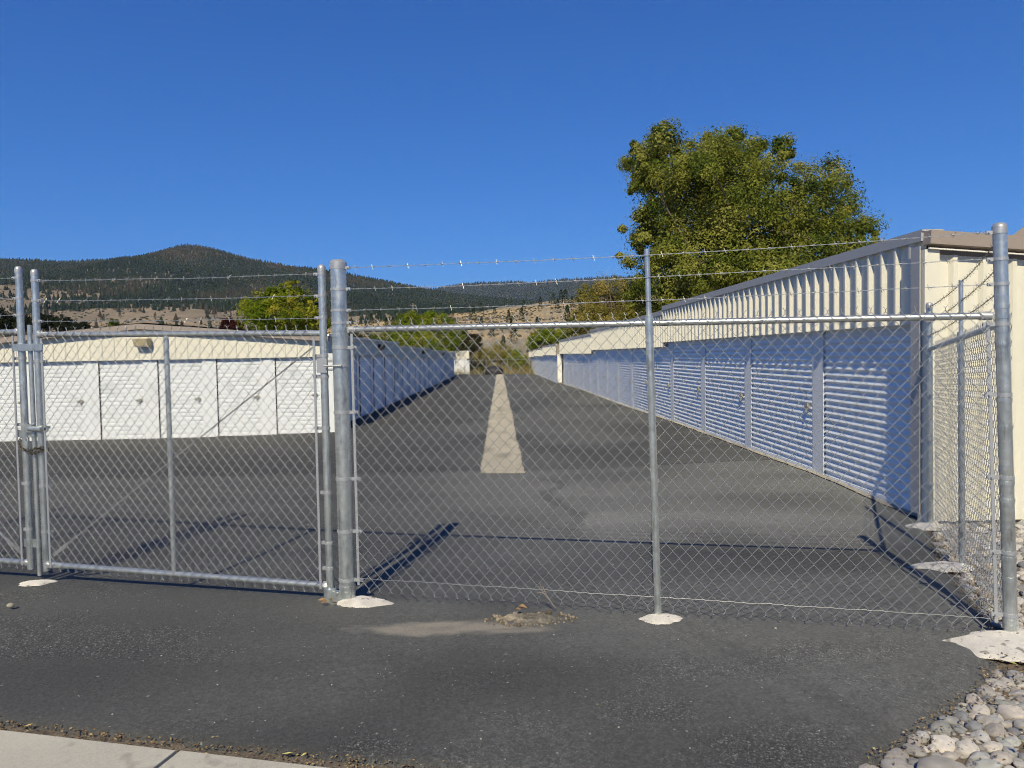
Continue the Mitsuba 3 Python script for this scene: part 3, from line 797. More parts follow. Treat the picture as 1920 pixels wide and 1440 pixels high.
RODP = np.array([-3.660, 6.080])
L1, L2 = np.array([-3.588, 6.052]), np.array([-3.738, 6.098])
g1 = gate('gate', 'right leaf of the chain-link gate, hung on the thick post', GH, L1, 2.30, 2.385, 1.848, 1.898, .085, .095, (2.255, 2.105, 1.955), (2.315, 2.16, 2.0), seed=1)
g2 = gate('gate', 'left leaf of the chain-link gate, running out of the frame', L2 + eG * 2.45, L2, 2.42, 2.415, 1.93, 1.925, .09, .10, (2.36, 2.20, 2.07), (2.345, 2.185, 2.055), seed=2)
# drop rod in its concrete socket, with the straps that hold it to the left leaf
part(g2, 'drop_rod', rod(P3(RODP, .0), P3(RODP, 1.975), .0172, 18, n=6), 'mat_galvanised', 30)
def strap(z, a, b, h):
    e = unit(b - a); n = np.array([-e[1], e[0]])
    c = (a + b) / 2 - n * 0
    return join([ring_mesh(P3(L2, z), .0268, h), ring_mesh(P3(RODP, z), .0178, h), box(P3((a + b) / 2, z), (np.linalg.norm(b - a), .012, h), math.atan2(e[1], e[0]))])
nG_ = np.array([-eG[1], eG[0]]); nG_ = nG_ if nG_[1] < 0 else -nG_  # towards the street
part(g2, 'drop_rod_strap', join([strap(1.80, L2 + eG * .06 + nG_ * .03, L1 - eG * .07 + nG_ * .03, .055), box(P3(L1 + nG_ * .033 - eG * .02, 1.80), (.13, .008, .045), math.atan2(eG[1], eG[0]))]), 'mat_galvanised')
part(g2, 'drop_rod_strap', strap(1.125, L2 + eG * .07, RODP, .06), 'mat_galvanised')
part(g2, 'drop_rod_strap', strap(.255, L2 + eG * .07, RODP, .062), 'mat_galvanised')
part(g2, 'latch', join([rod(P3(RODP + eG * .01 + nG_ * .035, 1.165), P3(L1 - eG * .045 + nG_ * .035, 1.165), .019, 14), box(P3(RODP + eG * .01 + nG_ * .02, 1.17), (.07, .04, .06), math.atan2(eG[1], eG[0])),
                        rod(P3(L1 - eG * .04 + nG_ * .035, 1.165), P3(L1 - eG * .055 + nG_ * .035, 1.165), .026, 14),
                        lathe([(.012, -.006), (.022, -.006), (.022, .006), (.012, .006)], P3(L1 - eG * .085 + nG_ * .035, 1.165), 12, P3(nG_, 0))]), 'mat_galvanised', 30)
# hinges on the thick post
yaw = math.atan2(eF[1], eF[0])
part(g1, 'hinge', join([box(P3(GH - nF * .03 + eF * .0, 1.625), (.075, .012, .10), yaw), box(P3(GH + eF * .060, 1.655), (.085, .03, .018), yaw), box(P3(GH + eF * .060, 1.595), (.085, .03, .014), yaw),
                        rod(P3(GH + eF * .03 - nF * .062, 1.622), P3(FB - nF * .064 + eF * .03, 1.622), .007, 10),
                        ring_mesh(P3(FB, 1.622), RB + .002, .014)]), 'mat_alu')
part(g1, 'hinge', join([lathe([(.0001, -.09), (.043, -.09), (.045, -.02), (.045, .035), (.041, .045), (.036, .045)], P3(GH, .03), 20), box(P3(GH + eF * .07 - nF * .015, .02), (.085, .045, .07), yaw), ring_mesh(P3(FB, .0), RB + .002, .02),
                        rod(P3(GH + eF * .065 - nF * .05, .045), P3(GH + eF * .065 + nF * .03, .045), .010, 8)]), 'mat_galvanised', 30)

# chain and padlock round the meeting stiles
ch = thing('chain', 'rusty steel chain looped round the meeting gate stiles', 'chain')
cz = 1.02
path = [(L2 + eG * .05 + nG_ * -.01, 1.085), (L2 + eG * .035 + nG_ * .034, 1.06), (L2 + nG_ * .045, 1.02), (RODP + eG * .03 + nG_ * .04, .99), (RODP + nG_ * .036, .975), (RODP - eG * .03 + nG_ * .045, .973), (L1 + nG_ * .046, .985), (L1 - eG * .03 + nG_ * .038, .992), (L1 - eG * .045 - nG_ * .005, 1.0)]
path2 = [(RODP - eG * .02 + nG_ * .055, .995), (L1 + eG * .012 + nG_ * .058, 1.012), (L1 - eG * .02 + nG_ * .052, 1.018), (L1 - eG * .046 + nG_ * .0, 1.015)]
def chain_links(path):
    pts = np.array([P3(p, z) for p, z in path])
    seg = np.concatenate([[0], np.cumsum(np.linalg.norm(np.diff(pts, axis=0), axis=1))])
    s = np.arange(.012, seg[-1], .0245)
    C = np.stack([np.interp(s, seg, pts[:, i]) for i in range(3)], 1)
    for i in range(len(C)):
        t = unit(C[min(i + 1, len(C) - 1)] - C[max(i - 1, 0)])
        a = unit(np.cross(t, [0, 0, 1])); b = np.cross(t, a)
        w = a if i % 2 else b
        w = unit(w + .25 * (a + b) * (1 if i % 3 else -1))
        ang = np.linspace(0, 2 * np.pi, 13)
        loop = C[i] + np.cos(ang)[:, None] * t * .0185 + np.sin(ang)[:, None] * w * .0105
        part(ch, 'link', tubes(loop, .0037, 6, np.cross(t, w)), 'mat_chain', True)
chain_links(path); chain_links(path2)
pk = thing('padlock', 'grey padlock hanging on the chain between the gate stiles', 'padlock')
pc = P3(RODP + eG * .028 + nG_ * .045, 1.045)
part(pk, 'body', box(pc, (.046, .024, .052), math.atan2(eG[1], eG[0])), 'mat_galvanised')
ang = np.linspace(0, np.pi, 12)
part(pk, 'shackle', tubes(pc + np.stack([np.cos(ang) * .016 * eG[0], np.cos(ang) * .016 * eG[1], .026 + np.sin(ang) * .026], 1), .0042, 8, P3(nG_, 0)), 'mat_alu', True)

# ---- concrete footings -------------------------------------------------------
def footing(label, c, pts_r, h, seed, g='concrete footings of the fence posts'):
    """flat irregular mound; pts_r: (angle deg, radius)"""
    k = thing('concrete_footing', label, 'footing', g)
    a = np.radians([p[0] for p in pts_r] + [pts_r[0][0] + 360]); r = [p[1] for p in pts_r] + [pts_r[0][1]]
    th = np.linspace(0, 2 * np.pi, 73)[:-1]
    R = np.interp((th - a[0]) % (2 * np.pi) + a[0], a, r)
    R = R * (1 + .22 * (vfbm(np.cos(th) * 4 + seed, np.sin(th) * 4, 4, seed) - .5) * 2)
    t = np.array([.02, .3, .55, .75, .88, .96, 1.0])
    X = c[0] + np.cos(th)[:, None] * R[:, None] * t; Y = c[1] + np.sin(th)[:, None] * R[:, None] * t
    Z = G(X, Y) + h * (1 - t ** 3) + .008 * (vfbm(X * 25, Y * 25, 3, seed) - .5) * (1 - t ** 6)
    Z[:, -1] = G(X[:, -1], Y[:, -1]) - .012
    X, Y, Z = (np.vstack([q, q[:1]]) for q in (X, Y, Z))
    scene[k] = ply(gridmesh(X, Y, Z), 'mat_footing', smooth=True)
footing('flat oval concrete footing under the drop rod between the gate leaves', RODP + [.0, -.02], [(-180, .14), (-90, .10), (0, .10), (15, .14), (60, .07), (120, .07)], .022, 2)
footing('pale concrete footing spilling right of the thick gate post', FB + [.03, -.03], [(-180, .10), (-130, .11), (-90, .12), (-45, .2), (-10, .28), (20, .2), (90, .09)], .03, 3)
footing('small whitish concrete footing under the slim line post', FM + [.0, -.02], [(-180, .13), (-120, .11), (-60, .12), (0, .145), (60, .07), (120, .07)], .026, 4)
footing('large rough concrete footing at the corner post beside the river stones', FC + [.0, -.05], [(-180, .45), (-165, .42), (-120, .37), (-90, .40), (-45, .5), (0, .6), (60, .14), (120, .12), (165, .3)], .035, 5)
footing('concrete footing spreading left of the middle post of the return fence', RM + [-.08, .0], [(-180, .33), (-150, .18), (-90, .12), (0, .16), (60, .14), (120, .16), (165, .3)], .03, 6)
footing('concrete footing at the end post by the building corner', RE + [-.05, -.05], [(-180, .24), (-120, .16), (-90, .16), (0, .18), (90, .10), (150, .16)], .03, 7)

# ------------------------------------------------------------------ river stones
r3 = np.random.default_rng(21)
STV = [ico(2, .34, s, (1, r3.uniform(.62, .9), r3.uniform(.42, .72))) for s in range(14)]
STL = [ico(1, .18, 40 + s, (1, r3.uniform(.62, .9), r3.uniform(.45, .65))) for s in range(6)]
PAL = np.array([(.25, .25, .25), (.31, .30, .29), (.36, .33, .30), (.28, .265, .255), (.36, .34, .315), (.18, .185, .195), (.31, .28, .25), (.27, .275, .26), (.45, .42, .38)])
def bed_x(y): return np.interp(y, EYs, EXs)
cand = []
for (n, y0, y1, xm) in ((15000, 2.0, 4.4, 3.9), (12000, 3.9, 7.75, 8.5)):
    y_ = r3.uniform(y0, y1, n); xl_ = bed_x(y_)
    x_ = xl_ + .0 + (xm - xl_) * r3.uniform(0, 1, n) ** 1.15
    for a, b in zip(x_, y_): cand.append((a, b, float(np.clip(r3.lognormal(math.log(.021), .48), .010, .052))))
cand += [(1.53, 2.93, .062), (1.66, 2.86, .10), (1.97, 2.98, .055), (2.62, 3.62, .075), (2.16, 3.42, .06), (2.28, 3.36, .066)]
cand.sort(key=lambda c: -c[2])
placed, cells = [], {}
for (x, y, s) in cand:                                             # loose packing, larger stones first
    ci, cj = int(x / .2), int(y / .2)
    ok = True
    for i in (-1, 0, 1):
        for j in (-1, 0, 1):
            for (a, b, t) in cells.get((ci + i, cj + j), ()):
                if (a - x) ** 2 + (b - y) ** 2 < (.70 * (s + t)) ** 2: ok = False
    if (x - FC[0]) ** 2 + (y - FC[1] + .1) ** 2 < .5 ** 2 and y < 4.45: ok = False
    if (x - RM[0]) ** 2 + (y - RM[1]) ** 2 < .2 ** 2: ok = False
    if ok:
        placed.append((x, y, s)); cells.setdefault((ci, cj), []).append((x, y, s))
def seen(p):                                                       # rough size in the picture
    x, y, s = p
    return s / max(y, .5) if (abs(x / y) < .70 and y > 2.75) else 0
placed.sort(key=lambda p: -seen(p))
sv, sf, sc_, so = [], [], [], 0
SMESH = {}
for i, (x, y, s) in enumerate(placed):
    col = PAL[r3.integers(len(PAL))] * r3.uniform(.8, 1.15)
    z = float(rockbed_z(x, y)) + s * .30
    ang, tl, tm = r3.uniform(0, 360), r3.uniform(-22, 22), r3.uniform(-22, 22)
    if i < 300:
        kind, ci = int(r3.integers(len(STV))), int(r3.integers(6))
        if (kind, ci) not in SMESH:
            v, f = STV[kind]
            base = PAL[(ci * 5 + kind) % len(PAL)] * (.80 + .09 * ci)
            mot = vfbm(v[:, 0] * 4 + kind, v[:, 1] * 4 + v[:, 2] * 5, 3, kind) - .5
            c = base[None] * (1 + .55 * mot[:, None])
            SMESH[kind, ci] = ply((v, f), 'mat_vc', smooth=True, color=np.clip(c, 0.02, .8))
        part('rock_bed', 'stone', SMESH[kind, ci], None, tw=T().translate([x, y, z]).rotate([0, 0, 1], ang).rotate([1, 0, 0], tl).rotate([0, 1, 0], tm).scale(s))
    else:
        v, f = STL[int(r3.integers(len(STL)))]
        v = rotz(v * s, math.radians(ang)) + [x, y, z]
        sv.append(v); sf.append(f + so); so += len(v)
        sc_.append(np.broadcast_to(col, v.shape) * (1 + .3 * (r3.random((len(v), 1)) - .5)))
part('rock_bed', 'small_stones', (np.vstack(sv), np.vstack(sf)), 'mat_vc', True, color=np.clip(np.vstack(sc_), .02, .8), kind='stuff')

# ------------------------------------------------------------------ dead leaves, grit, lump, small things
def leaf_patches(pts, size, pal, seed, curl=.35):
    r_ = np.random.default_rng(seed)
    n = len(pts)
    L = size * r_.uniform(.6, 1.3, n); W = L * r_.uniform(.3, .65, n)
    a = r_.uniform(0, 2 * np.pi, n)
    ex = np.stack([np.cos(a), np.sin(a), r_.uniform(-.4, .4, n)], 1); ey = np.stack([-np.sin(a), np.cos(a), r_.uniform(-.6, .6, n)], 1)
    up_ = (L * curl * r_.uniform(.0, 1, n))[:, None] * [0, 0, 1]
    P = np.asarray(pts)
    v = np.stack([P - ex * L[:, None] / 2 + up_ * .4, P + ey * W[:, None] / 2 + up_, P + ex * L[:, None] / 2 + up_ * .4, P - ey * W[:, None] / 2 + up_, P + up_ * .0], 1)
    f = np.array([[4, 0, 3], [4, 3, 2], [4, 2, 1], [4, 1, 0]])
    F = (np.arange(n)[:, None, None] * 5 + f[None]).reshape(-1, 3)
    c = np.asarray(pal)[r_.integers(len(pal), size=n)] * r_.uniform(.7, 1.2, (n, 1))
    return v.reshape(-1, 3), F, np.repeat(c, 5, 0)
LP = [(.30, .215, .11), (.20, .13, .075), (.13, .085, .05), (.36, .29, .15), (.24, .165, .095), (.09, .065, .042), (.10, .08, .06), (.16, .13, .10)]
r4 = np.random.default_rng(5)
n = 2600
xa = r4.uniform(-6, 1.35, n); ya = front(xa) + r4.normal(-.02, .045, n)
pa = np.stack([xa, ya, G(xa, ya) - .012 + r4.uniform(0, .012, n)], 1)
yb = r4.uniform(2.6, 7.6, 2600); xb = bed_x(yb) + np.abs(r4.normal(0, .16, 2600)) - .08
pb_ = np.stack([xb, yb, G(xb, yb) - .005 + r4.uniform(-.02, .02, 2600)], 1)
yc_ = r4.uniform(2.6, 4.4, 500); xc_ = bed_x(yc_) + r4.uniform(0, 1.3, 500)
pc_ = np.stack([xc_, yc_, G(xc_, yc_) + r4.uniform(-.02, .035, 500)], 1)
v, f, c = leaf_patches(np.vstack([pa, pb_, pc_]), .016, LP, 3)
single('leaf_litter', (v, f), 'mat_vc', 'dry brown leaf scraps and twigs along the asphalt edges', 'leaf litter', color=c, kind='stuff')
k0 = None
for (x, y, s, lab) in ((-2.15, 3.44, .035, 'small yellow-green leaf on the dirt strip at the far left'), (-.90, 3.115, .055, 'pointed yellow-green leaf lying on the dirt strip by the pavement joint'), (-.83, 3.10, .035, 'small yellow-green leaf beside the pointed one'),
                       (2.43, 3.78, .05, 'yellow leaf at the tip of the asphalt by the large footing'), (2.03, 2.93, .05, 'yellow leaf lying on the big rounded stone'), (2.52, 3.72, .045, 'broad yellow leaf wedged between stones below the large footing')):
    v, f, c = leaf_patches(np.array([[x, y, float(G(x, y)) + (.07 if x > 2 else .012)]]), s, [(.55, .50, .16), (.62, .45, .15)], int(abs(x) * 100), .25)
    single('fallen_leaf', (v, f), 'mat_vc', lab, 'leaf', color=c, group='fallen yellow leaves')
# grit on the asphalt
n = 750
xs_ = r4.uniform(-5.5, 3.2, n); vs_ = np.abs(r4.normal(0, 2.2, n)) + .05; ys_ = front(xs_) + vs_
ok = (xs_ < bed_x(ys_) - .05) & (ys_ < 11)
b0, bf = ico(0, 0)
vv, ff, cc = [], [], []
for i in np.nonzero(ok)[0]:
    s = r4.lognormal(math.log(.0024), .5)
    vv.append(b0 * [s, s * r4.uniform(.6, 1), s * .6] + [xs_[i], ys_[i], float(G(xs_[i], ys_[i])) + s * .3]); ff.append(bf + 12 * len(ff))
    cc.append(np.broadcast_to(np.array([.27, .25, .22]) * r4.uniform(.4, 1.5), (12, 3)))
single('grit', (np.vstack(vv), np.vstack(ff)), 'mat_vc', 'loose pale grit scattered over the asphalt', 'grit', color=np.clip(np.vstack(cc), 0, .8), kind='stuff')
single('pebble', (ico(2, .15, 4)[0] * [.024, .019, .016] + [-3.40, 5.30, .012], ico(2)[1]), 'mat_gutter', 'single pale pebble on the asphalt at the far left', 'pebble', smooth=True)

# broken lump of asphalt and dirt under the fence
mx = np.linspace(-1, 1, 70); X, Y = np.meshgrid(mx, np.linspace(-1, 1, 46), indexing='ij')
rr = X ** 2 + Y ** 2 + .5 * (vfbm(X * 2.2 + 5, Y * 2.2, 3, 2) - .5)
hh = np.clip(1 - rr, 0, None) ** .45 * .040 * (.45 + 1.1 * vfbm(X * 2.5, Y * 2.5, 4, 6)) + .030 * (vfbm(X * 9, Y * 9, 3, 7) - .5) * (rr < 1)
cr = np.abs(vfbm(X * 3.2 + 2, Y * 3.2, 3, 9) - .5)
hh = np.where((cr < .024) & (rr < .95), hh - .03, hh)
wx, wy = .165 + X * .175, 4.80 + Y * .085 + X * -.03
zz = G(wx, wy) + hh - .012
lc = np.stack([np.full(X.shape, .15), np.full(X.shape, .14), np.full(X.shape, .125)], -1) * (.35 + 1.1 * vfbm(X * 6, Y * 6, 3, 3))[..., None]
lc += (np.clip(vfbm(X * 3 - 3, Y * 3, 3, 8) - .5 - X * .35, 0, 1)[..., None]) * np.array([.40, .32, .22])
single('asphalt_lump', gridmesh(wx, wy, zz), 'mat_vcmatte', 'cracked lump of broken asphalt and sand pushed up under the fence', 'lump', color=np.clip(lc, .03, .6).reshape(-1, 3))
crumb = [ico(1, .3, i) for i in range(5)]
vv, ff, cc = [], [], []
for i in range(130):
    a = r4.uniform(0, 2 * np.pi); d = r4.uniform(.9, 1.5)
    x, y, s = .165 + math.cos(a) * .2 * d, 4.80 + math.sin(a) * .10 * d, r4.lognormal(math.log(.006), .5)
    v, f = crumb[i % 5]
    vv.append(v * s + [x, y, float(G(x, y)) + s * .4]); ff.append(f + 42 * len(ff)); cc.append(np.broadcast_to(np.array([.2, .17, .13]) * r4.uniform(.5, 1.5), (42, 3)))
single('rubble_crumbs', (np.vstack(vv), np.vstack(ff)), 'mat_vcmatte', 'dark crumbs of broken asphalt round the lump', 'crumbs', color=np.vstack(cc), kind='stuff')
st = np.array([[.255, 4.945, .17], [.275, 4.93, .12], [.30, 4.92, .08], [.325, 4.915, .045]])
tw = [tubes(st, .003, 5), tubes(st + [[-.02, 0, .02], [-.012, 0, .0], [0, 0, 0], [.01, 0, -.01]], .0022, 5), tubes(np.array([[.275, 4.93, .12], [.24, 4.93, .135], [.215, 4.93, .128]]), .0022, 5)]
single('dry_twig', join(tw), 'mat_roofmetal', 'dry reddish twig caught in the bottom of the fence mesh', 'twig', smooth=True)
v, f, c = leaf_patches(np.array([[.12, 4.80, .075], [.09, 4.79, .07], [-1.22, 5.18, .02], [-1.17, 5.17, .03], [-1.24, 5.2, .035]]), .05, [(.30, .19, .10), (.24, .15, .08)], 9)
single('dead_leaves', (v, f), 'mat_vc', 'brown dead leaves caught at the lump and the gate hinge', 'leaves', color=c, kind='stuff')

# dark heap at the end of the gutter
v, f = ico(3, .12, 5)
v = v * [1.05, .9, .82]
v[:, 2] = np.maximum(v[:, 2], -.3)
single('dark_heap', (v + [-.62, 88.6, -.42], f), 'mat_dark', 'dark rounded heap at the far end of the gutter strip', 'heap', smooth=True)

# far fence behind the yard
ff_ = thing('wire_fence', 'thin far fence crossing behind the end of the yard', 'fence')
for i in range(6):
    part(ff_, 'post', rod((-4.2 + i * 2.6, 93, -1.0), (-4.2 + i * 2.6, 93, 1.05), .03, 8), 'mat_galvanised')
part(ff_, 'rail', rod((-4.2, 93, 1.02), (8.8, 93, 1.02), .022, 8), 'mat_galvanised')
for z in (-.3, .15, .6):
    part(ff_, 'wire', rod((-4.2, 93, z), (8.8, 93, z), .006, 4), 'mat_wire')

# ------------------------------------------------------------------ hills
def prof(xs, X): return np.interp(X, [a for a, b in xs], [b for a, b in xs])
HA = [(-700, 4), (-300, 9), (-115, 25), (-22, 33), (9, 37), (54, 42), (150, 47), (400, 47), (900, 30)]
def hillA(x, y):
    t = np.clip((y - 104) / 470, 0, None)
    rise = np.where(t < 1, t ** 1.02, np.maximum(0, 1 - (t - 1) * .45))
    h = prof(HA, x) * rise
    n = (vfbm(x / 90 + 3, y / 120, 4, 1) - .5) * 9 * S(.12, .5, t) + (vfbm(x / 16, y / 26, 3, 4) - .5) * 2.0 * S(.03, .25, t)
    return -1.3 + h + n
HMd = [(-4200, 300), (-2100, 345), (-1688, 345), (-1580, 344), (-1454, 333), (-1274, 338), (-1148, 352), (-1110, 361), (-1060, 378), (-1025, 384), (-967, 373), (-841, 337), (-715, 309), (-571, 290), (-427, 262), (-319, 238), (-247, 222), (-139, 203), (-31, 190), (114, 176), (294, 156), (700, 130), (1600, 120)]
def mount(x, y):
    t = np.clip((y - 430) / 2170, 0, None)
    rise = np.where(t < 1, t ** 1.42, np.maximum(0, 1 - (t - 1) * .8))
    amp = S(.05, .4, t) * (1 - .95 * S(.75, .97, t) * (1 - S(1.0, 1.3, t)))
    n = (vfbm(x / 330 + 7, y / 420, 4, 11) - .5) * 62 * amp + (vfbm(x / 60, y / 90, 3, 14) - .5) * 9 * amp
    return -3 + prof(HMd, x) * rise + n
FR = [(-5200, 300), (-1500, 420), (-850, 440), (-421, 455), (-220, 482), (82, 490), (227, 482), (407, 498), (800, 512), (1670, 520), (4000, 470)]
def ridgeF(x, y):
    t = np.clip((y - 3200) / 2000, 0, None)
    rise = np.where(t < 1, t ** 1.1, np.maximum(0, 1 - (t - 1)))
    return -10 + prof(FR, x) * rise + (vfbm(x / 300, y / 400, 4, 31) - .5) * 70 * S(.1, .5, t) * (1 - .7 * S(.8, 1, t))
xs = np.concatenate([np.linspace(-700, -160, 60)[:-1], np.linspace(-160, 260, 160)[:-1], np.linspace(260, 900, 50)])
ys = np.concatenate([np.linspace(98, 620, 200), np.linspace(640, 1200, 20)])
X, Y = np.meshgrid(xs, ys, indexing='ij')
struct('hillside', gridmesh(X, Y, hillA(X, Y)), 'mat_hill', True, 'tan grassy hillside dotted with shrubs behind the yard')
X, Y = np.meshgrid(np.linspace(-3600, 1500, 300), np.linspace(400, 3600, 240), indexing='ij')
struct('mountain', gridmesh(X, Y, mount(X, Y)), 'mat_mountain', True, 'forested mountain with bare lower slopes')
X, Y = np.meshgrid(np.linspace(-4200, 3600, 120), np.linspace(3100, 6400, 80), indexing='ij')
struct('far_ridge', gridmesh(X, Y, ridgeF(X, Y)), 'mat_ridge', True, 'far blue forested ridge')

# forests: low cones, one mesh for each wood
def conifers(x, y, z, h, r, col, seed, sides=5):
    r_ = np.random.default_rng(seed)
    n = len(x)
    a = np.arange(sides) * 2 * np.pi / sides
    ph = r_.uniform(0, 6, n)
    ring = np.stack([x[:, None] + r[:, None] * np.cos(a + ph[:, None]), y[:, None] + r[:, None] * np.sin(a + ph[:, None]), np.repeat((z + .06 * h)[:, None], sides, 1)], -1)
    tip = np.stack([x, y, z + h], -1)[:, None]
    v = np.concatenate([ring, tip], 1).reshape(-1, 3)
    i = np.arange(sides)
    f = np.stack([i, (i + 1) % sides, np.full(sides, sides)], 1)
    F = (np.arange(n)[:, None, None] * (sides + 1) + f[None]).reshape(-1, 3)
    return v, F, np.repeat(col, sides + 1, 0)
def forest(name, label, fn, x0, x1, y0, y1, sp, keep, hmean, rm, pal, seed):
    r_ = np.random.default_rng(seed)
    gx_, gy_ = np.meshgrid(np.arange(x0, x1, sp), np.arange(y0, y1, sp), indexing='ij')
    x = (gx_ + r_.uniform(-.5, .5, gx_.shape) * sp).ravel(); y = (gy_ + r_.uniform(-.5, .5, gx_.shape) * sp).ravel()
    ok = r_.random(len(x)) < keep(x, y)
    x, y = x[ok], y[ok]
    h = hmean * r_.uniform(.55, 1.35, len(x)); rr_ = rm * h * r_.uniform(.7, 1.2, len(x))
    pal = np.asarray(pal)
    c = pal[np.clip((vfbm(x / 140, y / 200, 3, seed) * 1.5 - .25 + r_.normal(0, .16, len(x))) * len(pal), 0, len(pal) - 1).astype(int)] * r_.uniform(.7, 1.25, (len(x), 1))
    v, f, c = conifers(x, y, fn(x, y), h, rr_, c, seed)
    single(name, (v, f), 'mat_vcmatte', label, 'forest', color=c, kind='stuff')
CP = [(.014, .024, .015), (.018, .029, .018), (.021, .032, .019), (.026, .036, .021), (.034, .038, .024), (.052, .044, .03)]
def keepM(x, y):
    t = (y - 430) / 2170
    tl = .385 + .20 * (vfbm(x / 260 + 2, y / 260, 4, 21) - .5) + .10 * np.exp(-((x + 900) / 170) ** 2) - .05 * S(-300, 0, x)
    d = S(-.04, .07, t - tl)
    sparse = .05 * S(.18, .4, t) * (vfbm(x / 120, y / 120, 3, 23) > .47)
    clear = S(.60, .70, vfbm(x / 90, y / 130, 3, 27)) * .32 * (1 - S(.75, .95, t))
    return np.maximum(d * (1 - clear), sparse) * (y < 2720)
forest('mountain_forest', 'dark conifer forest covering the mountain', mount, -1900, 500, 950, 2700, 8.2, keepM, 11.5, .29, CP, 61)
forest('ridge_forest', 'blue-green conifer forest on the far ridge', ridgeF, -1300, 1500, 4100, 5280, 15.0, lambda x, y: .92 * np.ones_like(x), 20, .32, [(.016, .026, .02), (.02, .031, .024), (.024, .034, .027), (.036, .04, .033)], 62)

# scattered conifers standing singly on the near slopes, and the scrub between them
r6 = np.random.default_rng(77)
def big_conifer(x, y, z, h, r, col, seed):
    r_ = np.random.default_rng(seed)
    n = 300
    t = r_.random(n) ** .75
    rad = r * (1 - t) ** .8 * r_.uniform(.35, 1.05, n) * (.85 + .3 * np.sin(t * 23 + seed)); a = r_.uniform(0, 6.28, n)
    c = np.stack([x + rad * np.cos(a), y + rad * np.sin(a), z + h * (.06 + .94 * t) - .1 * rad], 1)
    s = h * r_.uniform(.035, .075, n)
    u1 = unit(np.stack([np.cos(a), np.sin(a), r_.uniform(-.6, .1, n)], 1)); u2 = unit(np.cross(u1, r_.normal(size=(n, 3))))
    v = np.stack([c - u2 * s[:, None] * .6, c + u1 * s[:, None] * 1.3, c + u2 * s[:, None] * .6], 1).reshape(-1, 3)
    return v, np.arange(3 * n).reshape(-1, 3), np.repeat(np.asarray(col) * r_.uniform(.6, 1.35, (n, 1)), 3, 0)
def scatter_tree(x, y, fn, h, label, k, col=(.035, .05, .026)):
    z = float(fn(x, y))
    key = thing('conifer', label, 'tree', 'single conifers on the slopes')
    v, f, c = big_conifer(x, y, z, h, h * r6.uniform(.24, .36), np.array(col) * r6.uniform(.8, 1.25), k)
    part(key, 'crown', (v, f), 'mat_vcmatte', color=c)
    part(key, 'trunk', rod((x, y, z - .3), (x, y, z + h * .8), h * .016, 6), 'mat_bark')
_T = ['', 'first', 'second', 'third', 'fourth', 'fifth', 'sixth', 'seventh', 'eighth', 'ninth', 'tenth', 'eleventh', 'twelfth', 'thirteenth', 'fourteenth', 'fifteenth', 'sixteenth', 'seventeenth', 'eighteenth', 'nineteenth']
ORD = _T[1:] + ['twentieth'] + ['twenty-' + t for t in _T[1:10]] + ['thirtieth'] + ['thirty-' + t for t in _T[1:10]]
SPOTS = [(872, 150, 5.2), (1010, 205, 5.2), (1066, 265, 7), (980, 330, 5.5), (956, 300, 6), (1048, 370, 7), (1075, 400, 6.5), (1040, 480, 8), (1055, 500, 9), (1063, 500, 9), (1100, 510, 9), (1016, 500, 7), (905, 250, 5), (925, 200, 4.2), (945, 150, 3.4), (960, 240, 4.5), (1000, 150, 3.6), (1025, 175, 3.8), (890, 380, 7), (850, 420, 8), (838, 330, 5), (795, 260, 5), (760, 300, 6), (740, 320, 6.5), (728, 320, 6.5), (690, 280, 5.5), (700, 420, 8), (715, 520, 9), (820, 520, 9), (905, 520, 8), (1120, 300, 7), (985, 430, 7), (930, 440, 6), (1085, 190, 4.5), (965, 175, 4)]
for i, (px_, y_, h_) in enumerate(SPOTS):
    scatter_tree((px_ - 937) / 1443 * y_, y_, hillA, h_, ('tall' if h_ >= 7 else 'small' if h_ < 5 else 'middling') + ' lone juniper on the tan hillside, %s from the left there' % ORD[sorted(a for a, b, c in SPOTS).index(px_)], 100 + i)
MS = [(150, 1250), (160, 1330), (185, 1300), (105, 1150), (110, 1160), (92, 1050), (60, 1000), (168, 950), (175, 1010), (205, 1120), (235, 1180), (262, 1220), (300, 1100), (330, 980), (352, 760), (395, 1180), (430, 900), (440, 1240), (400, 1050), (452, 1020), (640, 1180), (660, 1100), (25, 900), (40, 1120), (120, 880)]
for i, (px_, y_) in enumerate(MS):
    scatter_tree((px_ - 937) / 1443 * y_, y_, mount, 11 * r6.uniform(.8, 1.25), 'lone conifer on the bare mountain slope, %s from the left there' % ORD[sorted(a for a, b in MS).index(px_)], 200 + i)
